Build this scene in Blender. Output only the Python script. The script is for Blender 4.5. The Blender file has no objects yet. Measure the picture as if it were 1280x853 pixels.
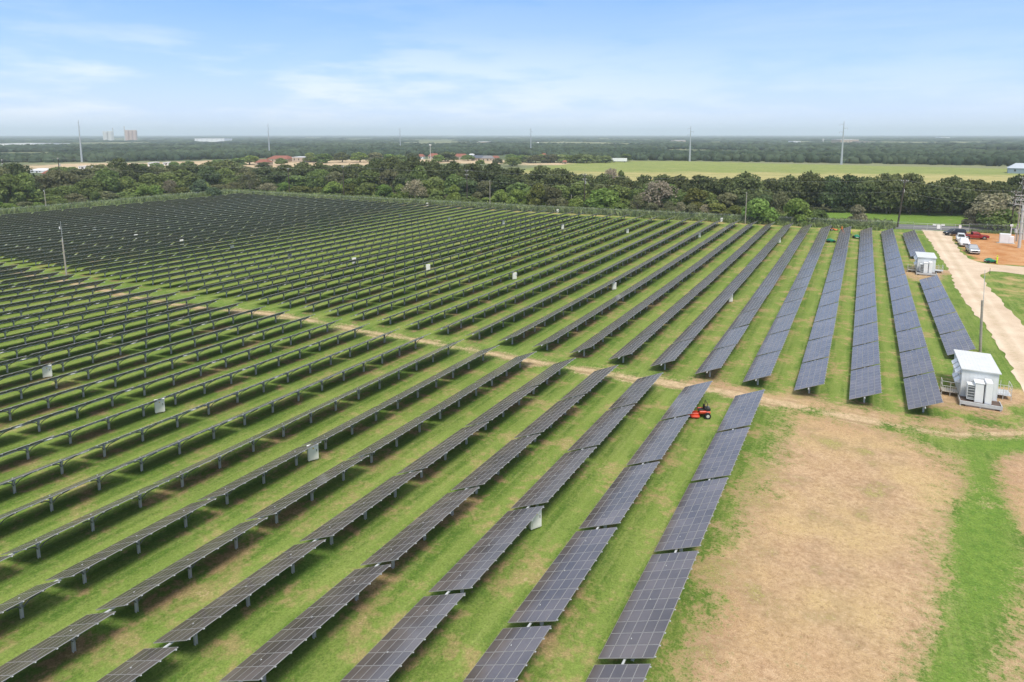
import bpy, math, random
import numpy as np
from mathutils import Vector, Matrix
random.seed(7); RNG = np.random.default_rng(7)
S = bpy.context.scene
COL = S.collection
R = math.radians

# ------------------------------------------------------------------ camera model, terrain
F0, CX, CY, PIT, YAW, H = 815., 643., 280., .1362, .4916, 25.
_cp, _sp, _cy, _sy = math.cos(PIT), math.sin(PIT), math.cos(YAW), math.sin(YAW)
FW = np.array([-_sy*_cp, _cy*_cp, -_sp]); RT = np.array([_cy, _sy, 0.]); UP = np.cross(RT, FW)

def tz(X, Y):                      # gentle fall of the land away from the camera
    u = (np.clip(Y, -40, 165)-60)/100.; x = np.clip(X, -200, 60)
    return -1.3767*u + .6563*u*u + .5063*(x+40)/100.
def gp(u, v, h=0.):                # ground point seen at a place of the photograph
    d = FW*F0+RT*(u-CX)-UP*(v-CY); z = h
    for _ in range(6):
        q = np.array([0, 0, H])+d*((z-H)/d[2]); z = float(tz(q[0], q[1]))+h
    return q
def pj(q):
    d = np.array(q, float)-[0, 0, H]; z = d@FW
    if z < 1: return (-9e9, -9e9, z)
    return (CX+F0*(d@RT)/z, CY-F0*(d@UP)/z, z)
def on(x, y, h=0.): return Vector((x, y, float(tz(x, y))+h))

# ------------------------------------------------------------------ materials
def lin(r, g, b):
    f = lambda c: ((c/255+.055)/1.055)**2.4 if c > 10 else c/255/12.92
    return (f(r), f(g), f(b), 1)
MATS = {}
class NT:
    def __init__(s, nt): s.nt = nt
    def n(s, typ, **k):
        nd = s.nt.nodes.new(typ)
        for a, v in k.items():
            if a.startswith('i_'):
                key = a[2:]; key = int(key) if key.isdigit() else key.replace('_', ' ')
                nd.inputs[key].default_value = v
            else: setattr(nd, a, v)
        return nd
    def l(s, a, b): s.nt.links.new(a, b)
    def noise(s, vec, scale, detail=4, rough=.55):
        nd = s.n('ShaderNodeTexNoise'); nd.inputs['Scale'].default_value = scale
        nd.inputs['Detail'].default_value = detail; nd.inputs['Roughness'].default_value = rough
        if vec is not None: s.l(vec, nd.inputs['Vector'])
        return nd.outputs['Fac']
    def mr(s, v, a, b, c=0., d=1., smooth=False):
        nd = s.n('ShaderNodeMapRange')
        if smooth: nd.interpolation_type = 'SMOOTHSTEP'
        s.l(v, nd.inputs[0])
        for i, x in zip((1, 2, 3, 4), (a, b, c, d)): nd.inputs[i].default_value = x
        return nd.outputs[0]
    def m(s, op, a, b=None, c=None):
        nd = s.n('ShaderNodeMath', operation=op)
        for i, x in enumerate((a, b, c)):
            if x is None: continue
            if isinstance(x, (int, float)): nd.inputs[i].default_value = x
            else: s.l(x, nd.inputs[i])
        return nd.outputs[0]
    def mix(s, f, a, b, mode='MIX'):
        nd = s.n('ShaderNodeMix', data_type='RGBA', blend_type=mode)
        for i, x in ((0, f), (6, a), (7, b)):
            if isinstance(x, (int, float, tuple)): nd.inputs[i].default_value = x
            else: s.l(x, nd.inputs[i])
        return nd.outputs[2]
def newmat(name):
    m = bpy.data.materials.new(name); m.use_nodes = True
    t = NT(m.node_tree); b = m.node_tree.nodes['Principled BSDF']
    MATS[name] = m
    return m, t, b
def plain(name, col, rough=.6, metal=0., var=.25, scale=3., spec=.3, bump=0., objvar=0.):
    m, t, b = newmat(name)
    tc = t.n('ShaderNodeTexCoord')
    f = t.noise(tc.outputs['Object'], scale, 5)
    v = t.mr(f, .25, .75, 1-var, 1+var)
    if objvar:
        oi = t.n('ShaderNodeObjectInfo')
        v = t.m('MULTIPLY', v, t.mr(oi.outputs['Random'], 0, 1, 1-objvar, 1+objvar))
    cc = t.n('ShaderNodeCombineColor')
    for i in range(3): t.l(v, cc.inputs[i])
    t.l(t.mix(1., tuple(col)+((1,) if len(col) == 3 else ()), cc.outputs[0], 'MULTIPLY'), b.inputs['Base Color'])
    b.inputs['Roughness'].default_value = rough; b.inputs['Metallic'].default_value = metal
    b.inputs['Specular IOR Level'].default_value = spec
    if bump:
        bp = t.n('ShaderNodeBump'); bp.inputs['Strength'].default_value = bump; t.l(f, bp.inputs['Height']); t.l(bp.outputs[0], b.inputs['Normal'])
    return m

# panel glass: dark thin-film glass, slightly different from module to module
def mat_glass():
    m, t, b = newmat('module_glass')
    tc = t.n('ShaderNodeTexCoord'); oi = t.n('ShaderNodeObjectInfo')
    geo = t.n('ShaderNodeNewGeometry')
    isl = t.mr(geo.outputs['Random Per Island'], 0, 1, .8, 1.25)
    dust = t.noise(geo.outputs['Position'], .35, 5)
    dv = t.mr(dust, .3, .7, .75, 1.3)
    v = t.m('MULTIPLY', isl, dv)
    cc = t.n('ShaderNodeCombineColor')
    for i in range(3): t.l(v, cc.inputs[i])
    t.l(t.mix(1., (.122, .103, .096, 1), cc.outputs[0], 'MULTIPLY'), b.inputs['Base Color'])
    b.inputs['Roughness'].default_value = .2
    b.inputs['IOR'].default_value = 1.62
    b.inputs['Specular IOR Level'].default_value = .5
    return m
mat_glass()
plain('module_frame', (.35, .34, .33), .45, .25, .12, 2)
plain('module_back', (.15, .155, .165), .6, 0, .2, 2)
plain('galvanised_steel', (.52, .54, .56), .55, .1, .18, 2.5)
plain('dark_steel', (.13, .14, .15), .55, .1, .2, 3)
plain('white_enclosure', (.74, .74, .72), .5, 0, .06, 2, .4)
plain('white_paint', (.80, .81, .82), .42, 0, .05, 1.5, .4)
plain('pale_wall', (.70, .72, .73), .5, 0, .05, 1.5, .4)
plain('roof_sheet', (.67, .68, .68), .45, .1, .07, 1.2, .4)
plain('deck_brown', (.12, .085, .07), .85, 0, .3, 3)
plain('concrete', (.46, .42, .36), .9, 0, .15, 2)
plain('wood_pole', (.33, .30, .25), .9, 0, .25, 4)
plain('dark_wood', (.075, .06, .05), .9, 0, .3, 4)
plain('grey_pole', (.52, .52, .50), .7, 0, .1, 2)
plain('monopole_steel', (.42, .45, .48), .55, .2, .08, .2)
plain('black_rubber', (.018, .018, .02), .85, 0, .2, 6)
plain('dark_glass', (.02, .025, .03), .08, 0, .1, 3, .6)
plain('chrome', (.55, .55, .56), .25, .9, .05, 3)
plain('red_car_paint', (.27, .012, .015), .25, .1, .04, 3, .6)
plain('white_car_paint', (.75, .76, .78), .25, 0, .03, 3, .6)
plain('silver_car_paint', (.40, .42, .45), .28, .5, .03, 3, .6)
plain('navy_car_paint', (.012, .018, .035), .22, .1, .04, 3, .6)
plain('mower_red', (.62, .055, .02), .35, 0, .1, 6, .5)
plain('mower_green', (.01, .22, .12), .35, 0, .1, 6, .5)
plain('mower_orange', (.65, .20, .05), .4, 0, .1, 6, .5)
plain('mower_black', (.03, .03, .032), .6, 0, .2, 6)
plain('hi_vis_yellow', (.62, .75, .02), .8, 0, .08, 6)
plain('hi_vis_orange', (.75, .22, .04), .8, 0, .08, 6)
plain('skin', (.42, .24, .16), .7, 0, .05, 6)
plain('trousers', (.07, .08, .11), .9, 0, .15, 6)
plain('light_trousers', (.35, .38, .2), .9, 0, .15, 6)
plain('hair', (.03, .02, .015), .9, 0, .1, 6)
plain('bark', (.11, .085, .065), .95, 0, .3, 1.5)
plain('pale_bark', (.24, .20, .17), .95, 0, .2, 1.5)
plain('red_tile', (.26, .095, .065), .8, 0, .15, .6)
plain('grey_shingle', (.20, .20, .21), .85, 0, .12, .8)
plain('blue_shingle', (.10, .115, .15), .8, 0, .12, .8)
plain('white_roof', (.66, .66, .68), .6, 0, .06, .4)
plain('sand_wall', (.46, .37, .29), .85, 0, .1, .5)
plain('pink_silo', (.50, .36, .30), .8, 0, .1, .05)
plain('white_silo', (.60, .59, .56), .8, 0, .08, .05)
plain('barn_roof', (.44, .49, .55), .5, 0, .05, .3)
plain('barn_blue', (.26, .33, .39), .6, .1, .08, .3)
plain('insulator', (.35, .30, .30), .4, 0, .1, 8)
plain('red_blossom', (.16, .03, .04), .9, 0, .3, 2)
plain('yellow_lamp', (.7, .55, .12), .5, 0, .05, 2)

def foliage(name, c1, c2, c3=None):
    m, t, b = newmat(name)
    tc = t.n('ShaderNodeTexCoord'); oi = t.n('ShaderNodeObjectInfo'); geo = t.n('ShaderNodeNewGeometry')
    n1 = t.mr(t.noise(geo.outputs['Position'], .006 if name.startswith('far') else .35, 4), .38, .62)
    c = t.mix(n1, c1+(1,), c2+(1,))
    isl = t.mr(geo.outputs['Random Per Island'], 0, 1, .62, 1.4)
    ov = t.mr(oi.outputs['Random'], 0, 1, .78, 1.25)
    v = t.m('MULTIPLY', isl, ov)
    cc = t.n('ShaderNodeCombineColor')
    for i in range(3): t.l(v, cc.inputs[i])
    c = t.mix(1., c, cc.outputs[0], 'MULTIPLY')
    hs = t.n('ShaderNodeHueSaturation'); t.l(c, hs.inputs['Color'])
    t.l(t.mr(t.m('FRACT', t.m('MULTIPLY', oi.outputs['Random'], 7.3)), 0, 1, .485, .515), hs.inputs['Hue'])
    t.l(hs.outputs[0], b.inputs['Base Color'])
    b.inputs['Roughness'].default_value = .7; b.inputs['Specular IOR Level'].default_value = .12
    tr = t.n('ShaderNodeBsdfTranslucent'); t.l(hs.outputs[0], tr.inputs['Color'])
    mx = t.n('ShaderNodeMixShader'); mx.inputs[0].default_value = .42
    out = m.node_tree.nodes['Material Output']
    t.l(b.outputs[0], mx.inputs[1]); t.l(tr.outputs[0], mx.inputs[2]); t.l(mx.outputs[0], out.inputs['Surface'])
    return m
foliage('oak_leaves', (.110, .135, .055), (.155, .180, .072))
foliage('dark_leaves', (.090, .125, .055), (.125, .160, .068))
foliage('mid_leaves', (.150, .205, .062), (.205, .260, .085))
foliage('bright_leaves', (.165, .245, .055), (.225, .30, .08))
foliage('yellow_leaves', (.165, .185, .050), (.21, .22, .065))
foliage('olive_leaves', (.165, .175, .085), (.21, .21, .11))
foliage('blue_green_leaves', (.125, .175, .100), (.165, .215, .120))
foliage('grey_twigs', (.30, .255, .19), (.37, .315, .24))
foliage('straw_twigs', (.27, .25, .16), (.35, .32, .21))
foliage('pink_twigs', (.20, .13, .11), (.25, .17, .14))
foliage('purple_leaves', (.07, .028, .035), (.11, .04, .045))
foliage('weed_leaves', (.21, .27, .10), (.29, .33, .14))
foliage('far_wood_leaves', (.050, .085, .055), (.115, .160, .095))

# ------------------------------------------------------------------ mesh building
class MB:
    def __init__(s): s.v = []; s.f = []; s.mi = []; s.mats = []
    def mid(s, m):
        if m not in s.mats: s.mats.append(m)
        return s.mats.index(m)
    def add(s, vs, fs, m, M=None):
        o = len(s.v)
        for v in vs:
            s.v.append(tuple(M @ Vector(v)) if M is not None else tuple(v))
        k = s.mid(m)
        for f in fs: s.f.append(tuple(o+i for i in f)); s.mi.append(k)
    def box(s, a, b, m, M=None, bev=0., taper=None):
        x0, y0, z0 = a; x1, y1, z1 = b
        tx = ty = 0.
        if taper: tx, ty = taper
        if bev:
            e = bev; vs = []
            for z, q in ((z0, e), (z0+e, 0), (z1-e, 0), (z1, e)):
                t_ = (z-z0)/(z1-z0)
                for (x, y, sx, sy) in ((x0, y0, 1, 1), (x1, y0, -1, 1), (x1, y1, -1, -1), (x0, y1, 1, -1)):
                    X = x+sx*(q+tx*t_); Y = y+sy*(q+ty*t_)
                    vs += [(X+sx*e, Y, z), (X, Y+sy*e, z)] if sx*sy < 0 else [(X, Y+sy*e, z), (X+sx*e, Y, z)]
            fs = [tuple(reversed(range(8))), tuple(range(24, 32))]
            for r in range(3):
                for i in range(8):
                    j = (i+1) % 8; fs.append((r*8+i, r*8+j, r*8+8+j, r*8+8+i))
            s.add(vs, fs, m, M); return
        vs = [(x0, y0, z0), (x1, y0, z0), (x1, y1, z0), (x0, y1, z0), (x0+tx, y0+ty, z1), (x1-tx, y0+ty, z1), (x1-tx, y1-ty, z1), (x0+tx, y1-ty, z1)]
        s.add(vs, [(3, 2, 1, 0), (4, 5, 6, 7), (0, 1, 5, 4), (1, 2, 6, 5), (2, 3, 7, 6), (3, 0, 4, 7)], m, M)
    def tube(s, p, q, r0, r1=None, m=None, n=8, cap=True):
        r1 = r0 if r1 is None else r1
        p = Vector(p); q = Vector(q); d = (q-p)
        if d.length < 1e-6: return
        d.normalize(); a = d.orthogonal().normalized(); b = d.cross(a)
        vs = []
        for c, r in ((p, r0), (q, r1)):
            for i in range(n):
                t = 2*math.pi*i/n; vs.append(c+(a*math.cos(t)+b*math.sin(t))*r)
        fs = [(i, (i+1) % n, n+(i+1) % n, n+i) for i in range(n)]
        if cap: fs += [tuple(reversed(range(n))), tuple(range(n, 2*n))]
        s.add(vs, fs, m)
    def path(s, pts, r, m, n=6):
        for a, b in zip(pts[:-1], pts[1:]): s.tube(a, b, r, r, m, n)
    def prism(s, poly, x0, x1, m, M=None, inset=0.):   # poly in (y,z), extruded along x
        n = len(poly)
        vs = [(x0, y, z) for y, z in poly]+[(x1, y, z) for y, z in poly]
        fs = [tuple(range(n)), tuple(reversed(range(n, 2*n)))]+[(i, n+i, n+(i+1) % n, (i+1) % n) for i in range(n)]
        s.add(vs, fs, m, M)
    def mesh(s, name):
        me = bpy.data.meshes.new(name); me.from_pydata(s.v, [], s.f)
        for m in s.mats: me.materials.append(MATS[m])
        me.polygons.foreach_set('material_index', s.mi); me.update()
        return me
def link(name, data, parent=None, loc=None, rot=None):
    o = bpy.data.objects.new(name, data); COL.objects.link(o)
    if parent is not None: o.parent = parent
    if loc is not None: o.location = loc
    if rot is not None: o.rotation_euler = rot
    return o
def tag(o, label=None, cat=None, group=None, kind=None):
    if label: o['label'] = label
    if cat: o['category'] = cat
    if group: o['group'] = group
    if kind: o['kind'] = kind
    return o
def thing(name, label, cat, loc, rz=0., group=None):
    return tag(link(name, None, None, loc, (0, 0, rz)), label, cat, group)
ONES = ['', 'first', 'second', 'third', 'fourth', 'fifth', 'sixth', 'seventh', 'eighth', 'ninth', 'tenth', 'eleventh', 'twelfth', 'thirteenth', 'fourteenth', 'fifteenth', 'sixteenth', 'seventeenth', 'eighteenth', 'nineteenth']
TENS = {2: ('twentieth', 'twenty'), 3: ('thirtieth', 'thirty'), 4: ('fortieth', 'forty'), 5: ('fiftieth', 'fifty'), 6: ('sixtieth', 'sixty'), 7: ('seventieth', 'seventy'), 8: ('eightieth', 'eighty'), 9: ('ninetieth', 'ninety')}
def ordinal(n):
    if n < 20: return ONES[n]
    t, o = divmod(n, 10)
    return TENS[t][0] if o == 0 else TENS[t][1]+'-'+ONES[o]

# ------------------------------------------------------------------ ground sheet with zone masks
def sd_poly(px, py, poly):        # signed distance, negative inside
    d = np.full(px.shape, 1e12); ins = np.zeros(px.shape, bool)
    n = len(poly)
    for i in range(n):
        ax, ay = poly[i]; bx, by = poly[(i+1) % n]
        ex, ey = bx-ax, by-ay; wx, wy = px-ax, py-ay
        t = np.clip((wx*ex+wy*ey)/(ex*ex+ey*ey+1e-12), 0, 1)
        d = np.minimum(d, (wx-t*ex)**2+(wy-t*ey)**2)
        c = ((ay > py) != (by > py)) & (px < (bx-ax)*(py-ay)/((by-ay) if by != ay else 1e-12)+ax)
        ins ^= c
    return np.where(ins, -1, 1)*np.sqrt(d)
def d_line(px, py, pts):
    d = np.full(px.shape, 1e12)
    for (ax, ay), (bx, by) in zip(pts[:-1], pts[1:]):
        ex, ey = bx-ax, by-ay; wx, wy = px-ax, py-ay
        t = np.clip((wx*ex+wy*ey)/(ex*ex+ey*ey+1e-12), 0, 1)
        d = np.minimum(d, (wx-t*ex)**2+(wy-t*ey)**2)
    return np.sqrt(d)
def W(pts): return [tuple(gp(u, v)[:2]) for u, v in pts]
BARE = W([(990, 512), (975, 545), (962, 575), (948, 600), (930, 630), (915, 665), (893, 690), (888, 740), (868, 790), (852, 853), (838, 930), (1160, 930), (1178, 853), (1192, 800), (1190, 745), (1186, 700), (1196, 662), (1198, 640), (1212, 622), (1210, 596), (1192, 575), (1150, 553), (1105, 536), (1050, 522)])
BARE2 = W([(1238, 572), (1262, 565), (1330, 562), (1330, 700), (1285, 690), (1262, 655), (1248, 620)])
BARE3 = W([(1206, 930), (1212, 853), (1222, 805), (1245, 770), (1268, 735), (1330, 715), (1330, 930)])
FRINGE = W([(860, 470), (905, 474), (945, 486), (1000, 492), (1078, 508), (1140, 520), (1190, 519), (1235, 532), (1300, 528), (1300, 543), (1200, 545), (1100, 532), (1040, 520), (985, 512), (930, 500), (880, 488), (845, 478)])
FRINGE2 = W([(1148, 312), (1180, 340), (1180, 352), (1140, 352), (1128, 345)])
PADDIRT = [(6.2, 69.2), (7.4, 74.5), (9, 75), (9, 78), (13.2, 78), (15.6, 78.2), (15.8, 74.3), (13, 72), (13.4, 69.6), (9, 69.2)]
PADDIRT2 = [(q[0]+.4, q[1]+67.3) for q in PADDIRT]
TRACK = W([(-160, 312), (0, 338), (35, 343), (70, 350), (130, 363), (200, 378), (260, 386), (320, 391), (357, 395), (445, 412.5), (495, 421), (545, 430), (595, 438), (640, 448), (715, 460), (765, 468), (815, 476), (865, 484), (915, 492), (960, 501), (1000, 508.5), (1035, 516), (1085, 525), (1140, 536), (1200, 544), (1290, 541)])
RED = W([(1180, 289.5), (1194, 300), (1205, 315), (1220, 326), (1245, 331), (1420, 338), (1420, 296), (1280, 293), (1240, 292)])
TRI = W([(1226, 343), (1290, 344), (1400, 345), (1400, 440), (1280, 405), (1255, 380), (1237, 362)])
SHOULDER = W([(1197, 303), (1206, 318), (1222, 328), (1236, 327), (1222, 318), (1208, 306)])
MEADOW = W([(1000, 262), (1115, 262), (1220, 268), (1260, 275), (1215, 282), (1110, 278), (1010, 274)])
YFIELD = W([(560, 222), (640, 214), (715, 203), (790, 201.5), (862, 201.8), (960, 204.5), (1120, 208), (1290, 212), (1500, 216), (1500, 245), (1270, 240), (1100, 236), (900, 236), (760, 236), (600, 236)])
SAND = [W([(22, 207), (110, 204.5), (200, 203), (300, 200.5), (300, 206), (240, 214), (100, 218), (30, 216)]), W([(232, 206), (300, 201), (420, 200), (500, 200), (500, 205), (340, 212)]),
        W([(505, 199.5), (555, 199.5), (640, 200.5), (640, 205), (560, 204.5), (505, 204)]), W([(640, 204), (712, 203.5), (712, 206.5), (640, 207)])]
YARD = W([(20, 236), (55, 232), (72, 246), (40, 250), (15, 246)])
def grid_axis(segs):
    out = []
    for a, b, st in segs: out += list(np.arange(a, b, st))
    out.append(segs[-1][1]); return np.array(out)
def geo(a, b, n): return list(np.geomspace(a, b, n))
gx = np.array(sorted(set([-x for x in geo(260, 20000, 56)]+list(np.arange(-258, -60, 1.5))+list(np.arange(-60, 50, .45))+list(np.arange(50, 120, 2.))+geo(120, 12000, 40))))
gy = np.array(sorted(set([-400, -200, -100, -60, -40, -20, -10]+list(np.arange(-4, 80, .45))+list(np.arange(80, 215, .9))+list(np.arange(215, 700, 5.))+geo(700, 19000, 54))))
GX, GY = np.meshgrid(gx, gy); nx, ny = len(gx), len(gy)
px, py = GX.ravel(), GY.ravel()
pz = tz(px, py)
far = np.hypot(px, py)
und = 6*np.sin(px/900+1)*np.sin(py/1300+2)*np.clip((far-1500)/6000, 0, 1)*.0
pz = pz+und
def soft(sd, w): return np.clip(.5-sd/w/2, 0, 1)
m_bare = np.maximum.reduce([soft(sd_poly(px, py, BARE), 3.), soft(sd_poly(px, py, BARE2), 2.2), .82*soft(sd_poly(px, py, BARE3), 3.), .78*soft(sd_poly(px, py, FRINGE), 1.6)*np.where(px > 4, .85, 1.), .75*soft(sd_poly(px, py, FRINGE2), 1.5), soft(sd_poly(px, py, PADDIRT), 1.), soft(sd_poly(px, py, PADDIRT2), 1.)])
dtr = d_line(px, py, TRACK)
m_track = np.clip(1-dtr/np.where(px > 3, 1.7, 2.0), 0, 1)**.8*np.where(px > 3, .78, np.where(px < -20, .82, .95))
m_red = soft(sd_poly(px, py, RED), 2.)
m_straw = np.maximum(.55*soft(sd_poly(px, py, TRI), 3.), .62*soft(sd_poly(px, py, SHOULDER), 2.))
m_straw = np.maximum(m_straw, .8*np.clip(1-np.abs(py-196)/3., 0, 1)*((px > -250) & (px < 22)))
m_straw = np.maximum(m_straw, .55*np.clip(1-np.abs(py-207)/9., 0, 1)*((px > 22)))
LUSH = W([(1215, 548), (1225, 600), (1222, 660), (1205, 720), (1200, 800), (1185, 880)])
LP = W([(1192, 546), (1240, 549), (1330, 547), (1330, 560), (1236, 565), (1233, 600), (1256, 640), (1272, 690), (1258, 740), (1226, 790), (1208, 853), (1205, 930), (1152, 930), (1166, 853), (1192, 790), (1203, 740), (1199, 690), (1196, 655), (1216, 620), (1222, 590), (1212, 566)])
lsd = sd_poly(px, py, LP); m_bare = m_bare*np.clip((lsd+.5)/1.3, .0, 1)
m_lush = np.maximum(soft(lsd, 1.1), soft(sd_poly(px, py, MEADOW), 8.))
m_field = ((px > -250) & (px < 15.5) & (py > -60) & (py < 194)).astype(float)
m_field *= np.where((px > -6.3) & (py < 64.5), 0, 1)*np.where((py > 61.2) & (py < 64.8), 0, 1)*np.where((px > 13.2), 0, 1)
m_y = soft(sd_poly(px, py, YFIELD), 8.)
m_sand = .8*np.maximum.reduce([soft(sd_poly(px, py, p), 10.) for p in SAND]+[soft(sd_poly(px, py, YARD), 4.)])
m_farland = np.clip((far-330)/200, 0, 1)
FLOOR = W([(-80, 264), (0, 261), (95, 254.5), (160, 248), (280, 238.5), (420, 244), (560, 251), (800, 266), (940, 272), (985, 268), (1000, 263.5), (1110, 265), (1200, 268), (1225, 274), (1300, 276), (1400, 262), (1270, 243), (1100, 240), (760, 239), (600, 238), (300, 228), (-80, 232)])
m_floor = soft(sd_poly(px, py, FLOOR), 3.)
verts = np.stack([px, py, pz], 1)
idx = np.arange(nx*ny).reshape(ny, nx)
quads = np.stack([idx[:-1, :-1], idx[:-1, 1:], idx[1:, 1:], idx[1:, :-1]], -1).reshape(-1, 4)
def np_mesh(name, V, Q, mats=(), mi=None, smooth=False):
    me = bpy.data.meshes.new(name); k = Q.shape[1]
    me.vertices.add(len(V)); me.vertices.foreach_set('co', V.astype(np.float32).ravel())
    me.loops.add(Q.size); me.loops.foreach_set('vertex_index', Q.astype(np.int32).ravel())
    me.polygons.add(len(Q)); me.polygons.foreach_set('loop_start', np.arange(0, Q.size, k, dtype=np.int32))
    try: me.polygons.foreach_set('loop_total', np.full(len(Q), k, dtype=np.int32))
    except Exception: pass
    for m in mats: me.materials.append(MATS[m])
    if mi is not None: me.polygons.foreach_set('material_index', mi.astype(np.int32))
    if smooth: me.polygons.foreach_set('use_smooth', np.ones(len(Q), bool))
    me.update(calc_edges=True); me.validate()
    return me
gme = np_mesh('ground', verts, quads, smooth=True)
def att(me, name, a, b, c, d):
    at = me.attributes.new(name, 'FLOAT_COLOR', 'POINT')
    at.data.foreach_set('color', np.stack([a, b, c, d], 1).astype(np.float32).ravel())
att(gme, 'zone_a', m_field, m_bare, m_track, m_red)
att(gme, 'zone_b', m_lush, m_straw, m_y, m_sand)
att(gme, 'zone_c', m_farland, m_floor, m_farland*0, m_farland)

P, X0 = 4.7178, 6.0973
def row_x(k): return X0-P*k if k <= 5 else X0-P*5-(k-5)*P*.985

def mat_ground():
    m, t, b = newmat('ground_cover')
    g = t.n('ShaderNodeNewGeometry'); pos = g.outputs['Position']
    def attr(n):
        a = t.n('ShaderNodeAttribute', attribute_name=n); s = t.n('ShaderNodeSeparateColor'); t.l(a.outputs['Color'], s.inputs[0])
        return s.outputs[0], s.outputs[1], s.outputs[2], a.outputs['Alpha']
    field, bare, track, red = attr('zone_a'); lush, straw, yf, sand = attr('zone_b'); farl, floor_, _u, _v = attr('zone_c')
    sx = t.n('ShaderNodeSeparateXYZ'); t.l(pos, sx.inputs[0])
    # stretched coordinates along the rows (mowing direction)
    mp = t.n('ShaderNodeMapping'); mp.inputs['Scale'].default_value = (1, .35, 1); t.l(pos, mp.inputs[0]); along = mp.outputs[0]
    nA = t.noise(pos, .035, 3); nB = t.noise(pos, .28, 5, .6); nC = t.noise(pos, 1.7, 5, .65); nD = t.noise(pos, 9., 4, .7); nE = t.noise(along, .5, 4, .6); nF = t.noise(pos, 26., 3, .7); nM = t.noise(pos, 4.2, 5, .72)
    # grass
    grass = t.mix(t.mr(nB, .36, .64), (.088, .155, .027, 1), (.178, .255, .050, 1))
    grass = t.mix(t.mr(nE, .45, .72), grass, (.215, .27, .065, 1))
    grass = t.mix(t.m('MULTIPLY', t.mr(nC, .5, .75), .55), grass, (.28, .29, .11, 1))
    grass = t.mix(t.m('MULTIPLY', t.mr(nA, .4, .6), .35), grass, (.105, .205, .035, 1))
    mps = t.n('ShaderNodeMapping'); mps.inputs['Scale'].default_value = (2.6, .10, 1); t.l(pos, mps.inputs[0])
    stre = t.noise(mps.outputs[0], 1., 4, .6)
    grass = t.mix(t.m('MULTIPLY', t.mr(stre, .50, .66), .45), grass, (.27, .31, .10, 1))
    grass = t.mix(t.m('MULTIPLY', t.mr(stre, .48, .34), .35), grass, (.075, .15, .025, 1))
    grass = t.mix(t.m('MULTIPLY', t.mr(nM, .52, .64), .5), grass, (.24, .28, .085, 1))
    grass = t.mix(t.m('MULTIPLY', t.mr(nM, .47, .36), .5), grass, (.060, .12, .022, 1))
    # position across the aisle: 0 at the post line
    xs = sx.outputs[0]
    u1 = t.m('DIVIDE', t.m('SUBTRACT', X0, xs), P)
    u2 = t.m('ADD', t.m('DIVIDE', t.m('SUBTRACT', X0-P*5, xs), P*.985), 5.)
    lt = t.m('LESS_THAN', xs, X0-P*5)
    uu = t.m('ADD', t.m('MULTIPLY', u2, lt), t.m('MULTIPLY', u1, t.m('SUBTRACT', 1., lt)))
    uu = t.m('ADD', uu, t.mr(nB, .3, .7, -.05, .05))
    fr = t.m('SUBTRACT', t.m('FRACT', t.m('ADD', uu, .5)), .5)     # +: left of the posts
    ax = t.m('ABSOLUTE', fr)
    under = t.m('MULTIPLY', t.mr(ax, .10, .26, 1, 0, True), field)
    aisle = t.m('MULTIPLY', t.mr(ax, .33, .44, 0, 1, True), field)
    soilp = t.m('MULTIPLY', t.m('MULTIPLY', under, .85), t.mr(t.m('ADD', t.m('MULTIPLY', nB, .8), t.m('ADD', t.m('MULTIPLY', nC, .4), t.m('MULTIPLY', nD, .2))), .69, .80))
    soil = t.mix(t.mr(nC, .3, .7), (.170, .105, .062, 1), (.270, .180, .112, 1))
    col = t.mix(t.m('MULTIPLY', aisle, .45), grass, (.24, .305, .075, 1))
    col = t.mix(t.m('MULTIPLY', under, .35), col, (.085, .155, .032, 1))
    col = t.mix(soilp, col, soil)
    # bright patches of dry grass over the aisles
    dry = t.m('MULTIPLY', t.mr(t.m('ADD', t.m('MULTIPLY', nB, .6), t.m('MULTIPLY', nC, .4)), .51, .60), field)
    gx_ = t.mr(xs, -70., 0., .18, 1)
    col = t.mix(t.m('MULTIPLY', t.m('MULTIPLY', dry, gx_), .8), col, (.38, .27, .14, 1))
    # lush grass
    lushc = t.mix(t.mr(nC, .3, .7), (.100, .185, .032, 1), (.175, .260, .050, 1))
    col = t.mix(t.mr(t.m('ADD', lush, t.m('ADD', t.mr(nB, .3, .7, -.34, .34), t.mr(nD, .3, .7, -.15, .15))), .25, .8), col, lushc)
    # straw
    strawc = t.mix(t.mr(nC, .3, .7), (.33, .26, .10, 1), (.46, .34, .17, 1))
    col = t.mix(t.mr(t.m('ADD', straw, t.mr(nB, .3, .7, -.45, .45)), .35, .85), col, strawc)
    # bare tan land with dead grass and dark specks
    tan = t.mix(t.mr(nC, .32, .68), (.40, .26, .145, 1), (.58, .41, .25, 1))
    fb1 = t.noise(pos, .11, 4, .6)
    tan = t.mix(t.m('MULTIPLY', t.mr(fb1, .42, .60), .8), tan, (.54, .40, .19, 1))
    tan = t.mix(t.m('MULTIPLY', t.mr(nA, .52, .40), .6), tan, (.46, .28, .165, 1))
    tan = t.mix(t.m('MULTIPLY', t.mr(t.m('ADD', nB, t.m('MULTIPLY', nF, .5)), .76, .92), .7), tan, (.24, .165, .11, 1))
    tan = t.mix(t.m('MULTIPLY', t.mr(nD, .50, .62), .7), tan, (.20, .13, .08, 1))
    tan = t.mix(t.m('MULTIPLY', t.mr(nF, .56, .7), .45), tan, (.70, .55, .42, 1))
    tan = t.mix(t.m('MULTIPLY', t.mr(t.m('ADD', nB, t.m('MULTIPLY', nD, .3)), .74, .84), .7), tan, (.30, .30, .08, 1))
    tan = t.mix(t.m('MULTIPLY', t.mr(nM, .53, .64), .6), tan, (.26, .17, .095, 1))
    tan = t.mix(t.m('MULTIPLY', t.mr(nM, .46, .38), .4), tan, (.60, .44, .29, 1))
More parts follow.
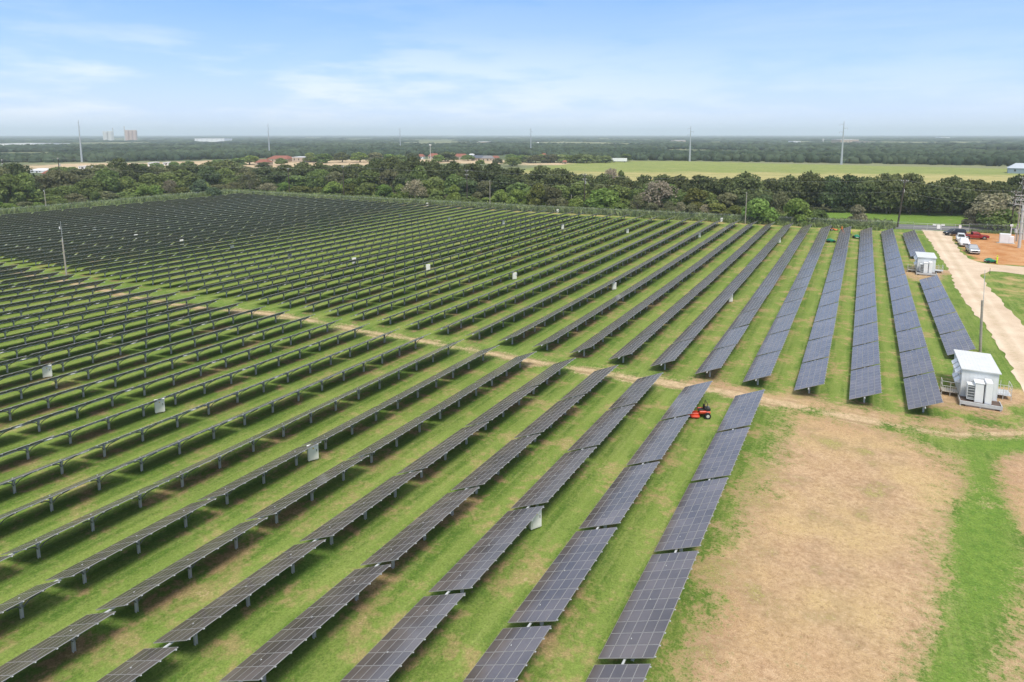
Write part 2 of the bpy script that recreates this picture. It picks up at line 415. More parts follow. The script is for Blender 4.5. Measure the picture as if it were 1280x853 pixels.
    bm = t.mr(t.m('ADD', bare, t.m('ADD', t.m('ADD', t.mr(nB, .25, .75, -.30, .30), t.mr(nM, .3, .7, -.25, .25)), t.m('ADD', t.mr(nC, .3, .7, -.16, .16), t.mr(nD, .3, .7, -.14, .14)))), .30, .72)
    col = t.mix(bm, col, tan)
    # track
    trc = t.mix(t.mr(nC, .35, .65), (.42, .31, .18, 1), (.58, .43, .28, 1))
    rut = t.m('MULTIPLY', t.mr(track, .38, .52, 0, 1, True), t.mr(track, .58, .72, 1, 0, True))
    trc = t.mix(t.m('MULTIPLY', rut, .65), trc, (.27, .18, .10, 1))
    tm = t.mr(t.m('ADD', track, t.m('ADD', t.mr(nB, .3, .7, -.44, .40), t.m('ADD', t.mr(nM, .3, .7, -.3, .3), t.mr(nD, .3, .7, -.12, .12)))), .34, .78)
    col = t.mix(t.m('MULTIPLY', tm, .9), col, trc)
    # red soil lot
    redc = t.mix(t.mr(nB, .35, .65), (.42, .185, .07, 1), (.56, .32, .16, 1))
    redc = t.mix(t.m('MULTIPLY', t.mr(nD, .5, .7), .35), redc, (.24, .12, .05, 1))
    col = t.mix(t.mr(t.m('ADD', red, t.mr(nB, .3, .7, -.3, .3)), .35, .7), col, redc)
    # far land
    mpf = t.n('ShaderNodeMapping'); mpf.inputs['Rotation'].default_value = (0, 0, -.49); mpf.inputs['Scale'].default_value = (.3, 1.3, 1); t.l(pos, mpf.inputs[0])
    nG = t.noise(mpf.outputs[0], .0016, 3); nH = t.noise(mpf.outputs[0], .03, 4)
    fc = t.mix(t.mr(nH, .35, .65), (.07, .10, .05, 1), (.12, .14, .07, 1))
    fc = t.mix(t.mr(nG, .50, .56), fc, (.22, .23, .13, 1)); fc = t.mix(t.mr(nG, .63, .68), fc, (.36, .33, .23, 1))
    col = t.mix(farl, col, fc)
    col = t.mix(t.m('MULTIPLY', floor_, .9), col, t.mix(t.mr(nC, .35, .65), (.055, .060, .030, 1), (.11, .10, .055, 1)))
    yc = t.mix(t.mr(nB, .35, .65), (.37, .325, .13, 1), (.46, .40, .18, 1))
    vf = t.mr(t.m('ADD', t.m('SUBTRACT', sx.outputs[1], t.m('MULTIPLY', xs, .25)), t.m('MULTIPLY', nA, 60.)), 495., 530., 0, 1, True)
    yc = t.mix(vf, yc, t.mix(t.mr(nB, .35, .65), (.20, .245, .07, 1), (.265, .30, .09, 1)))
    mpy = t.n('ShaderNodeMapping'); mpy.inputs['Rotation'].default_value = (0, 0, -.1); mpy.inputs['Scale'].default_value = (.15, 1., 1); t.l(pos, mpy.inputs[0])
    yc = t.mix(t.m('MULTIPLY', t.mr(t.noise(mpy.outputs[0], .12, 4), .5, .62), .6), yc, (.19, .23, .07, 1))
    yc = t.mix(t.m('MULTIPLY', t.mr(t.noise(mpy.outputs[0], .5, 5, .7), .52, .62), .6), yc, (.16, .19, .06, 1))
    yc = t.mix(t.m('MULTIPLY', t.mr(t.noise(mpy.outputs[0], .3, 4, .7), .45, .38), .4), yc, (.46, .39, .20, 1))
    col = t.mix(yf, col, yc)
    sc = t.mix(t.mr(nB, .35, .65), (.42, .30, .19, 1), (.58, .46, .30, 1))
    col = t.mix(t.mr(t.m('ADD', sand, t.mr(t.noise(pos, .05, 3), .3, .7, -.3, .3)), .3, .7), col, sc)
    v = t.mr(nF, .25, .75, .72, 1.28)
    v2 = t.m('MULTIPLY', v, t.mr(nD, .25, .75, .62, 1.38))
    cc = t.n('ShaderNodeCombineColor')
    for i in range(3): t.l(v2, cc.inputs[i])
    col = t.mix(1., col, cc.outputs[0], 'MULTIPLY')
    t.l(col, b.inputs['Base Color'])
    b.inputs['Roughness'].default_value = .95; b.inputs['Specular IOR Level'].default_value = .05
    bp = t.n('ShaderNodeBump'); bp.inputs['Strength'].default_value = .5; bp.inputs['Distance'].default_value = .06
    t.l(t.m('ADD', nD, t.m('MULTIPLY', nC, .6)), bp.inputs['Height']); t.l(bp.outputs[0], b.inputs['Normal'])
    return m
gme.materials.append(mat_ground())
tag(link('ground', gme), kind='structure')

# ---- gravel drive and asphalt road as sheets on the ground
def sheet(name, mat, poly, h, step=.5, jit=.2, kind='structure'):
    poly = [tuple(p) for p in poly]; pts = []
    for i in range(len(poly)):
        a = Vector(poly[i]); c = Vector(poly[(i+1) % len(poly)]); n = max(1, int((c-a).length/1.3)); nv = Vector((-(c-a).y, (c-a).x)).normalized()
        for k in range(n): p = a.lerp(c, k/n)+nv*random.uniform(-jit, jit); pts.append((p.x, p.y))
    poly = pts; xs_ = [p[0] for p in poly]; ys_ = [p[1] for p in poly]
    ax = np.arange(min(xs_)-step, max(xs_)+step, step); ay = np.arange(min(ys_)-step, max(ys_)+step, step)
    X, Y = np.meshgrid(ax, ay); X = X.ravel(); Y = Y.ravel(); sd_ = sd_poly(X, Y, poly)
    near = (sd_ > 0) & (sd_ < step*1.6); B = np.array(poly); B2 = np.roll(B, -1, 0); ids = np.where(near)[0]
    bx = np.full(len(ids), 0.); by = bx.copy(); bd = np.full(len(ids), 1e12)
    for (p, q_) in zip(B, B2):
        e = q_-p; wx = X[ids]-p[0]; wy = Y[ids]-p[1]; t_ = np.clip((wx*e[0]+wy*e[1])/(e@e+1e-12), 0, 1); cx, cy = p[0]+t_*e[0], p[1]+t_*e[1]
        d_ = (X[ids]-cx)**2+(Y[ids]-cy)**2; m_ = d_ < bd; bd[m_] = d_[m_]; bx[m_] = cx[m_]; by[m_] = cy[m_]
    X2, Y2 = X.copy(), Y.copy(); X2[ids] = bx; Y2[ids] = by
    nx_, ny_ = len(ax), len(ay); idx_ = np.arange(nx_*ny_).reshape(ny_, nx_)
    Q = np.stack([idx_[:-1, :-1], idx_[:-1, 1:], idx_[1:, 1:], idx_[1:, :-1]], -1).reshape(-1, 4)
    ok = (sd_[Q] < step*1.55).all(1) & (sd_[Q] <= 0).any(1); Q = Q[ok]
    u_, inv_ = np.unique(Q, return_inverse=True); Q = inv_.reshape(-1, 4)
    V = np.stack([X2[u_], Y2[u_], tz(X2[u_], Y2[u_])+h], 1)
    o = link(name, np_mesh(name, V, Q, (mat,), smooth=True)); o['kind'] = kind; return o
def mat_gravel():
    m, t, b = newmat('gravel'); g = t.n('ShaderNodeNewGeometry'); pos = g.outputs['Position']
    a = t.noise(pos, .22, 4); c = t.noise(pos, 2.5, 5, .65); d = t.noise(pos, 14, 3, .7)
    col = t.mix(t.mr(a, .35, .65), (.53, .40, .28, 1), (.64, .51, .38, 1))
    col = t.mix(t.m('MULTIPLY', t.mr(c, .5, .7), .4), col, (.46, .33, .21, 1))
    col = t.mix(t.m('MULTIPLY', t.mr(d, .55, .7), .35), col, (.35, .27, .19, 1))
    at_ = t.n('ShaderNodeAttribute', attribute_name='rut'); sp = t.n('ShaderNodeSeparateColor'); t.l(at_.outputs['Color'], sp.inputs[0])
    col = t.mix(t.m('MULTIPLY', sp.outputs[0], t.mr(a, .3, .7, .15, .7)), col, (.74, .62, .48, 1))
    col = t.mix(t.m('MULTIPLY', sp.outputs[1], t.mr(c, .4, .65, 0, .55)), col, (.36, .31, .17, 1))
    t.l(col, b.inputs['Base Color']); b.inputs['Roughness'].default_value = .95
    bp = t.n('ShaderNodeBump'); bp.inputs['Strength'].default_value = .4; t.l(d, bp.inputs['Height']); t.l(bp.outputs[0], b.inputs['Normal'])
mat_gravel()
plain('asphalt', (.15, .15, .16), .9, 0, .1, .5)
plain('road_paint', (.62, .60, .50), .8, 0, .1, 2)
ROADP = W([(1152.5, 287.5), (1160, 298.5), (1171, 315), (1183, 332), (1189, 345), (1195, 360), (1207.5, 380), (1225, 400), (1237.5, 415), (1252.5, 437.5), (1262, 452), (1272, 480), (1279, 495), (1330, 560), (1430, 560), (1330, 440), (1280, 407), (1267.5, 395), (1255, 380), (1237.5, 362.5), (1229, 350), (1227, 344), (1237, 339), (1255, 340.5), (1280, 344), (1400, 352), (1400, 341), (1280, 333.7), (1247, 331.4), (1226, 329), (1210.6, 323), (1201.5, 315.4), (1191, 300), (1186, 290)])
gr = sheet('gravel_road', 'gravel', ROADP, .03, .45, .28)
CL_ = W([(1168, 289), (1178, 305), (1192, 325), (1205, 345), (1217, 362), (1232, 385), (1250, 412), (1268, 442), (1290, 482), (1330, 545)])
cc_ = np.array([v.co[:] for v in gr.data.vertices]); dd_ = d_line(cc_[:, 0], cc_[:, 1], CL_); zz_ = dd_*0
att(gr.data, 'rut', np.exp(-((dd_-.95)/.35)**2), np.exp(-(dd_/.4)**2), zz_, zz_)
def rd(x): return 209.+.17*(x-6.8)
asp = [(x, rd(x)-5.2) for x in (-4, 7, 27, 60, 120)]+[(x, rd(x)+5.6) for x in (120, 60, 27, 7, -4)]
sheet('asphalt_road', 'asphalt', asp, .035, 1.0, .03)
def strip(name, off, w):
    V = []; Q = []
    xs = list(range(-3, 119, 3))
    for x in xs:
        for s in (-w, w): y = rd(x)+off+s; V.append((x, y, float(tz(x, y))+.05))
    for i in range(len(xs)-1): Q.append((2*i, 2*i+2, 2*i+3, 2*i+1))
    me = np_mesh(name, np.array(V), np.array(Q), ('road_paint',)); o = link(name, me); o['kind'] = 'structure'
strip('road_line', .2, .09)

# ------------------------------------------------------------------ solar rows
TP = 3*3.0225                        # table pitch
TL = TP-.42
XL, ZL, XH, ZH = -1.245, .56, 1.30, 1.675
slope = Vector((XH-XL, 0, ZH-ZL)); CH = slope.length; sd = slope.normalized(); nrm = Vector((-sd.z, 0, sd.x))
TM = Matrix(((sd.x, 0, nrm.x, XL), (0, 1, 0, 0), (sd.z, 0, nrm.z, ZL), (0, 0, 0, 1)))   # local (s, y, n)
def table_mesh():
    mb = MB(); ns, nyy = 5, 10; gs = .013; ws = (CH-gs*(ns-1))/ns; wy = (TL-gs*(nyy-1))/nyy
    for i in range(ns):
        for j in range(nyy):
            s0 = i*(ws+gs); y0 = -TL/2+j*(wy+gs); s1 = s0+ws; y1 = y0+wy; e = .016
            vs = [(s0, y0, -.035), (s1, y0, -.035), (s1, y1, -.035), (s0, y1, -.035), (s0, y0, 0), (s1, y0, 0), (s1, y1, 0), (s0, y1, 0),
                  (s0+e, y0+e, 0), (s1-e, y0+e, 0), (s1-e, y1-e, 0), (s0+e, y1-e, 0)]
            mb.add(vs, [(0, 1, 5, 4), (1, 2, 6, 5), (2, 3, 7, 6), (3, 0, 4, 7), (4, 5, 9, 8), (5, 6, 10, 9), (6, 7, 11, 10), (7, 4, 8, 11)], 'module_frame', TM)
            mb.add([vs[0], vs[1], vs[2], vs[3]], [(3, 2, 1, 0)], 'module_back', TM)
            mb.add([vs[8], vs[9], vs[10], vs[11]], [(0, 1, 2, 3)], 'module_glass', TM)
    for j in range(nyy+1):            # cross rails, their ends standing out at the high edge
        y = -TL/2+j*(wy+gs)-gs/2
        y = min(max(y, -TL/2+.13), TL/2-.13)
        mb.box((.25, y-.025, -.072), (CH+.05, y+.025, -.037), 'galvanised_steel', TM)
    return mb.mesh('panel_table')
TABLE = table_mesh()
ZAX = (ZL+ZH)/2-.15
def post_mesh():
    mb = MB()
    for a, b in (((-.075, -.06, -.3), (.075, -.05, ZAX-.06)), ((-.075, .05, -.3), (.075, .06, ZAX-.06)), ((-.007, -.05, -.3), (.007, .05, ZAX-.06))):
        mb.box(a, b, 'galvanised_steel')
    mb.box((-.14, -.1, ZAX-.1), (.14, .1, ZAX-.062), 'galvanised_steel')
    mb.box((-.11, -.035, ZAX-.062), (-.075, .035, ZAX+.12), 'galvanised_steel'); mb.box((.075, -.035, ZAX-.062), (.11, .035, ZAX+.12), 'galvanised_steel')
    for sg in (-1, 1):                # curved braces up to the high purlin
        pts = []
        for k in range(5):
            f = k/4; pts.append((.1+.55*f, sg*(.06+.80*f), ZAX-.36+.62*f**.55))
        mb.path(pts, .034, 'dark_steel', 5)
    return mb.mesh('post')
POST = post_mesh()
def row_part_labels(): pass
def inframe(x, y, z=1., mg=70):
    q = pj((x, y, float(tz(x, y))+z)); return q[2] > 1 and -mg < q[0] < 1280+mg and -mg < q[1] < 853+mg
def slope_y(x, y): return math.atan((float(tz(x, y+2))-float(tz(x, y-2)))/4)
rr = random.Random(3)
def make_row(k, tabs, posts, label):
    x = row_x(k) if k >= 0 else X0+P+.0
    tabs = [y for y in tabs if any(inframe(x+dx, y+s*TL/2) for s in (-1, 0, 1) for dx in (-1.2, 1.2))]
    if not tabs: return
    yc = sum(tabs)/len(tabs)
    root = thing('solar_panel_row', label, 'solar panels', on(x, yc), 0, 'long rows of tilted solar panels')
    for y in tabs:
        o = link('panel_table', TABLE, root, on(x, y)-root.location, (slope_y(x, y), R(rr.gauss(0, .6)), 0))
    mb = MB(); lo, hi = min(tabs)-TL/2-.2, max(tabs)+TL/2+.25
    pts = []; y = lo
    while y < hi: pts.append(y); y += 3
    pts.append(hi)
    mb.path([tuple(on(x, y, ZAX)-root.location) for y in pts], .055, 'galvanised_steel', 8)
    link('torque_tube', mb.mesh('torque_tube'), root)
    for y in posts:
        if lo < y < hi and inframe(x, y, .5, 30) and pj((x, y, 0))[2] < 205:
            link('post', POST, root, on(x, y)-root.location, (0, 0, 0))
SY0 = 25.438-.21                     # joint line in the southern block
ST = [SY0+TP*j+TP/2 for j in range(-3, 4)]
SP = [59.998-3.0225*m for m in range(0, 22)]
NYJ = 65.452-.21
NTN = [NYJ+TP*j+TP/2 for j in range(14)]
NP = [66.874+3.0225*m for m in range(0, 43)]
for k in range(3, 37):
    n = k-2
    tail = 'bordering the bare tan ground' if n == 1 else ('next behind the row bordering the bare tan ground' if n == 2 else 'counting leftwards from the bare tan ground')
    make_row(k, ST, SP, ('row of dark solar panels '+tail) if n < 3 else '%s panel row from the bare tan ground, on the near side of the dirt track' % ordinal(n))
for k in range(0, 53):
    make_row(k, NTN, NP, '%s panel row leftwards from the shelters, beyond the dirt track' % ordinal(k+1))
xk = X0+P
YJ1 = 84.76
t1 = [YJ1+TP*j+TP/2 for j in range(5)]
t2 = [154.7+TP*j+TP/2 for j in range(4)]
make_row(-1, t1, [YJ1+1.1+3.0225*m for m in range(15)], 'short panel row between the two white inverter shelters, beside the gravel drive')
make_row(-1, t2, [154.7+1.1+3.0225*m for m in range(12)], 'short panel row behind the far inverter shelter, ending at the fence gate')

# combiner boxes beside the rows
def cbox_mesh():
    mb = MB(); mb.box((-.40, -.14, .10), (.40, .14, 1.25), 'white_enclosure', bev=.02)
    mb.box((-.41, -.15, 1.252), (.41, .15, 1.27), 'white_enclosure')
    return mb.mesh('cabinet')
def cdoor_mesh():
    mb = MB(); mb.box((-.31, -.165, .22), (.31, -.142, 1.19), 'white_enclosure'); mb.box((.22, -.2, .75), (.26, -.166, .92), 'dark_steel')
    mb.box((-.05, -.175, 1.0), (.06, -.166, 1.1), 'yellow_lamp'); return mb.mesh('door')
def cleg_mesh():
    mb = MB(); mb.box((-.03, -.03, -.2), (.03, .03, .22), 'galvanised_steel'); return mb.mesh('leg')
CB, CD, CL = cbox_mesh(), cdoor_mesh(), cleg_mesh()
boxes = []
for Y, u, us in ((34.1, .7, [(669, 648), (391, 565), (199.5, 507), (59, 464)]), (98.8, .7, [(913, 372.5), (767.5, 357.5), (643, 345), (535, 334.5), (442.5, 326), (362, 317.5), (290, 309.5), (227, 302.5), (170, 296), (118, 289), (30, 279)]),
                 (163.2, .7, [(974, 300.5), (874, 294), (784, 288.7), (703, 283.7), (629, 278.5), (561, 274), (500, 269.5), (444, 265.5), (392, 261.7), (344, 258.7)]), (196., .7, [(902, 275), (697, 263.7), (534, 255.5)])):
    for i, (a, b) in enumerate(us): boxes.append((a, b, Y, i))
for a, b, Y, i in boxes:
    q = gp(a, b, .7)
    where = {34.1: 'near block before the dirt track', 98.8: 'middle of the far block', 163.2: 'back part of the far block', 196.: 'strip along the rear fence'}[Y]
    o = thing('combiner_box', '%s white box from the right, %s' % (ordinal(i+1), where), 'electrical box', on(q[0], q[1]), R(rr.uniform(-4, 4)), 'white electrical boxes between the panel rows')
    o.rotation_euler.z += R(58)
    link('cabinet', CB, o); link('door', CD, o)
    for s in (-.28, .28): link('leg', CL, o, (s, 0, 0))

# ------------------------------------------------------------------ inverter shelters
def corrugated(mb, x0, x1, y0, y1, z, m):
    n = int((x1-x0)/.3)
    for i in range(n+1):
        x = x0+(x1-x0)*i/n; mb.box((x-.015, y0, z), (x+.015, y1, z+.012), m)
def shelter(x, y, label, rz=0.):
    t = thing('inverter_shelter', label, 'shelter', on(x, y), rz, 'white inverter shelters beside the drive')
    w, d, h, b = 2.85, 6.0, 3.15, .45       # width, depth, height, floor height
    mb = MB(); mb.box((0, 0, b), (w, d, h-.12), 'pale_wall')
    n = 9
    for i in range(n+1):
        X = .03+(w-.06)*i/n; mb.box((X-.015, -.02, b+.05), (X+.015, -.001, h-.2), 'pale_wall')
    mb.box((-.03, -.03, b-.12), (w+.03, d+.03, b-.002), 'galvanised_steel')
    link('wall', mb.mesh('wall'), t)
    mb = MB(); mb.box((-.1, -.16, h-.118), (w+.14, d+.12, h-.03), 'roof_sheet'); corrugated(mb, -.06, w+.1, -.15, d+.11, h-.029, 'roof_sheet')
    link('roof', mb.mesh('roof'), t)
    for j, zz in ((0, 2.25), (1, 2.25), (2, 2.25), (0, 1.35), (1, 1.35)):   # hooded vents on the left wall
        mb = MB(); y0 = .6+1.35*j
        mb.prism([(y0, zz), (y0, zz+.5), (y0+1.0, zz+.5), (y0+1.0, zz)], -.04, -.002, 'galvanised_steel')
        mb.add([(-.02, y0, zz+.52), (-.02, y0+1.0, zz+.52), (-.42, y0+1.0, zz+.14), (-.42, y0, zz+.14), (-.02, y0, zz+.12), (-.02, y0+1, zz+.12)],
               [(0, 1, 2, 3), (0, 3, 4), (1, 5, 2)], 'white_paint')
        link('vent_hood', mb.mesh('vent_hood'), t)
    mb = MB(); mb.box((w+.002, 2.2, b+.02), (w+.05, 3.2, b+2.15), 'white_paint'); dr = link('door', mb.mesh('door'), t)
    mb = MB(); mb.box((w+.052, 2.3, b+1.0), (w+.09, 2.36, b+1.2), 'dark_steel'); link('handle', mb.mesh('handle'), dr)
    # equipment skid in front
    sk = thing('transformer_skid', 'low steel-framed transformer platform at the front of the '+('nearest' if y < 100 else 'farther')+' shelter', 'platform', on(x, y), rz, 'transformer platforms')
    mb = MB(); mb.box((-.1, -1.55, .32), (w+.15, -.06, .42), 'deck_brown')
    link('deck', mb.mesh('deck'), sk)
    mb = MB()
    for a, c in (((-.16, -1.66, .2), (w+.21, -1.552, .5)), ((-.16, -1.55, .2), (-.102, -.08, .5)), ((w+.152, -1.55, .2), (w+.21, -.08, .5))): mb.box(a, c, 'galvanised_steel')
    link('frame', mb.mesh('frame'), sk)
    for X in (-.1, w/2, w+.1):
        mb = MB(); mb.box((X-.06, -1.6, -.15), (X+.06, -1.48, .2), 'galvanised_steel'); link('foot', mb.mesh('foot'), sk)
    mb = MB(); mb.box((.3, -1.5, .02), (w-.3, -1.42, .19), 'concrete'); link('kerb_block', mb.mesh('kerb_block'), sk)
    tr = thing('pad_transformer', 'white transformer with dark cooling fins in front of the '+('nearest' if y < 100 else 'farther')+' shelter', 'transformer', on(x, y), rz, 'white transformers in front of the shelters')
    mb = MB(); mb.box((.95, -1.25, .425), (1.62, -.2, 2.25), 'white_paint', bev=.03); mb.box((.9, -1.3, 2.252), (1.67, -.15, 2.3), 'white_paint')
    link('tank', mb.mesh('tank'), tr)
    mb = MB()
    mb.box((.38, -1.2, .62), (.42, -.3, 2.0), 'pale_wall'); mb.box((.42, -1.18, 1.94), (.945, -.32, 2.0), 'pale_wall'); mb.box((.42, -1.18, .6), (.945, -.32, .66), 'pale_wall')
    for i in range(9):
        yy = -1.16+.1*i; mb.box((.44, yy, .68), (.93, yy+.03, 1.92), 'dark_steel')
    for i in range(5): mb.box((.43, -1.215, .75+.26*i), (.94, -1.2, .79+.26*i), 'pale_wall')
    link('cooling_fins', mb.mesh('cooling_fins'), tr)
    sw = thing('switch_cabinet', 'tall white switchgear cabinet right of the finned transformer, '+('nearest' if y < 100 else 'farther')+' shelter', 'cabinet', on(x, y), rz, 'tall white switchgear cabinets')
    mb = MB(); mb.box((1.72, -1.35, .425), (2.25, -.15, 2.5), 'white_paint', bev=.03); link('cabinet', mb.mesh('cabinet'), sw)
    mb = MB(); mb.box((1.68, -1.05, .6), (1.716, -.3, 1.5), 'pale_wall'); mb.box((1.76, -1.37, .5), (2.21, -1.352, 2.42), 'white_paint'); link('door', mb.mesh('door'), sw)
    # side landings with rails and steps
    for side in (-1, 1):
        name = ('left' if side < 0 else 'right')
        ld = thing('access_landing', 'grey railed landing with steps on the %s of the %s shelter' % (name, 'nearest' if y < 100 else 'farther'), 'landing', on(x, y), rz, 'railed landings of the shelters')
        y0 = .55 if side < 0 else 2.0; L = 1.35; D = 1.1 if side < 0 else 1.6
        xa = -.06-L if side < 0 else w+.08; xb = xa+L
        mb = MB(); mb.box((xa, y0, b-.06), (xb, y0+D, b-.01), 'concrete' if side < 0 else 'galvanised_steel'); link('deck', mb.mesh('deck'), ld)
        mb = MB()
        for X in (xa, (xa+xb)/2, xb-.04):
            mb.box((X, y0, -.1), (X+.04, y0+.04, b+.95), 'grey_pole')
            if X == xa or side > 0: mb.box((X, y0+D-.04, -.1), (X+.04, y0+D, b+.95), 'grey_pole')
        for z in (b+.5, b+.93): mb.box((xa+.04, y0+.005, z), (xb-.045, y0+.035, z+.04), 'grey_pole')
        ex = xa if side < 0 else xb-.04
        for i in range(7):
            X = xa+.1+i*(L-.2)/6; mb.box((X, y0+.01, b), (X+.02, y0+.03, b+.5), 'grey_pole')
        for z in (b+.5, b+.93): mb.box((ex, y0+.045, z), (ex+.035, y0+D-.045, z+.04), 'grey_pole')
        link('railing', mb.mesh('railing'), ld)
        for i in range(2):
            mb = MB(); s0 = y0+D+.02+.28*i; mb.box((xa+.1, s0, b-.2-.17*i), (xb-.1, s0+.27, b-.15-.17*i), 'galvanised_steel'); link('step', mb.mesh('step'), ld)
shelter(9.35, 71.9, 'near white inverter shelter with ribbed pale roof and hooded side vents')
shelter(9.75, 139.2, 'far white inverter shelter half way up the gravel drive')

# ------------------------------------------------------------------ poles, wires
def tube_obj(name, parent, segs, mat, n=10):
    mb = MB()
    for p, q, r0, r1 in segs: mb.tube(p, q, r0, r1, mat, n)
    return link(name, mb.mesh(name), parent)
def field_pole(u, v, hwood, hmast, label, lean=(0, 0), eq=True):
    q = gp(u, v); t = thing('weather_mast', label, 'pole', on(q[0], q[1]), 0, 'wooden posts carrying a thin mast')
    tube_obj('pole', t, [((0, 0, -.5), (lean[0], lean[1], hwood), .16, .12)], 'wood_pole')
    tube_obj('mast', t, [((lean[0]+.14, lean[1], hwood-.7), (lean[0]*1.6+.14, lean[1], hmast), .035, .022)], 'galvanised_steel', 6)
    if eq:
        mb = MB(); mb.tube((lean[0]*1.4-.35, 0, hmast*.86), (lean[0]*1.4+.6, 0, hmast*.86), .025, .025, 'galvanised_steel'); mb.tube((lean[0]*1.4-.35, 0, hmast*.86), (lean[0]*1.4-.35, 0, hmast*.86+.4), .1, .12, 'white_enclosure')
        link('sensor', mb.mesh('sensor'), t)
    return t
def h_for(u, v, vt):        # metres up from a base at (u,v) to reach the height seen at vt
    q = gp(u, v); lo, hi = 0., 200.
    for _ in range(50):
        m_ = (lo+hi)/2
        if pj((q[0], q[1], q[2]+m_))[1] > vt: lo = m_
        else: hi = m_
    return lo
field_pole(83.5, 346, h_for(83.5, 346, 298), h_for(83.5, 346, 277), 'wooden post with thin sensor mast among panels at far left', (-.35, 0))
field_pole(1225.5, 440, h_for(1225.5, 440, 376), h_for(1225.5, 440, 338), 'wooden post with thin mast beside the gravel drive behind nearest shelter', (-.3, 0), False)
field_pole(58, 262, h_for(58, 262, 240), h_for(58, 262, 236), 'grey post standing at the fence near the grey-roofed house', (-.2, 0))
for u, v, vt, lb in ((612.5, 261, 226, 'bare wooden post at the back fence left of centre'), (931.5, 280, 241, 'bare wooden post at the back fence near long right-hand panel rows'), (714, 262, 244, 'short pale stump post in the bushes right of the dark utility pole')):
    q = gp(u, v); h = h_for(u, v, vt); t = thing('wooden_post', lb, 'pole', on(q[0], q[1]), 0)
    tube_obj('pole', t, [((0, 0, -.5), (0, 0, h), .15, .11)], 'wood_pole'); tube_obj('cap', t, [((0, 0, h), (0, 0, h+.06), .13, .1)], 'galvanised_steel')
poles = []
def utility_pole(u, v, vt, label, arms=2, mat='dark_wood', r=.2, lean=0, rz=-.25, xf=True):
    q = gp(u, v); h = h_for(u, v, vt)
    t = thing('utility_pole', label, 'utility pole', on(q[0], q[1]), rz, 'dark utility poles carrying the power line')
    tube_obj('pole', t, [((0, 0, -.5), (lean, 0, h), r, r*.7)], mat)
    for i in range(arms):
        z = h-.5-1.5*i; mb = MB(); xo = lean*z/h
        mb.box((xo-.95, -.2, z-.06), (xo+.95, -.09, z+.06), 'wood_pole')
        mb.path([(xo-.6, -.15, z-.05), (xo, -.14, z-.6)], .025, 'galvanised_steel'); mb.path([(xo+.6, -.15, z-.05), (xo, -.14, z-.6)], .025, 'galvanised_steel')
        ca = link('crossarm', mb.mesh('crossarm'), t)
        mb = MB()
        for s in (-.85, -.35, .45, .85): mb.tube((xo+s, -.14, z+.06), (xo+s, -.14, z+.3), .06, .045, 'white_enclosure', 7)
        link('insulators', mb.mesh('insulators'), ca)
    if xf:
        mb = MB(); z = h-3.2; mb.tube((lean*z/h, .42, z-.45), (lean*z/h, .42, z+.45), .24, .24, 'grey_pole', 12); mb.tube((lean*z/h, .42, z+.45), (lean*z/h, .42, z+.7), .06, .05, 'white_enclosure', 6)
        link('transformer_can', mb.mesh('transformer_can'), t)
    M = Matrix.Rotation(rz, 4, 'Z')
    tp = t.location+M@Vector((lean, -.14, h-.15)); tp2 = t.location+M@Vector((lean, -.14, h-1.7))
    poles.append((tp, tp2)); return t
utility_pole(-60, 262, 208, 'utility pole beyond the left edge', 2) if False else None
utility_pole(8, 250, 199, 'utility pole among the dark trees at the far left edge', 2, xf=True)
utility_pole(77, 246, 197, 'dark utility pole above the trees left of the steel monopole', 1)
utility_pole(362, 246, 210, 'utility pole sunk in trees behind left part of the panel field', 1, xf=False)
utility_pole(430, 249, 207, 'utility pole with pale crossarm in the tree belt, left of middle', 1, xf=False)
utility_pole(584, 256, 212, 'utility pole with white insulators in the dark trees at centre', 2, xf=False)
utility_pole(730.5, 262, 217, 'dark utility pole in the tree belt right of centre', 2)
utility_pole(910, 262, 222, 'dark utility pole with transformer in the trees, right of bare tree', 2)
utility_pole(1121.5, 284.5, 224, 'tall leaning utility pole beside the asphalt road and panel ends', 1, lean=1.0, r=.24)
utility_pole(1262.5, 289, 238, 'dark double-armed utility pole behind the white cabinets', 3, r=.2, lean=.4)
utility_pole(1272, 283, 220, 'tallest dark utility pole at the right edge behind substation poles', 2, r=.2, lean=.3)
mb = MB()
order = sorted(poles, key=lambda p: p[0].x)
def wire_thing(label, pts, r=.02, sag=.9):
    mb = MB()
    for a, b in zip(pts[:-1], pts[1:]):
        n = 14; pr = None
        for i in range(n+1):
            f = i/n; c = a.lerp(b, f); c.z -= 4*sag*f*(1-f)
            if pr is not None: mb.tube(pr, c, r, r, 'grey_pole', 5, cap=False)
            pr = c
    o = link('power_line', mb.mesh('power_line')); tag(o, label, 'power line', 'wires strung along the tree belt')
tops = [p[0] for p in order]; lows = [p[1] for p in order]
wire_thing('upper overhead wire running along the tops of the utility poles', tops, .014)
wire_thing('lower overhead wire hanging below the crossarms across the tree belt', [p-Vector((0, 0, 1.6)) for p in lows], .012, 1.2)

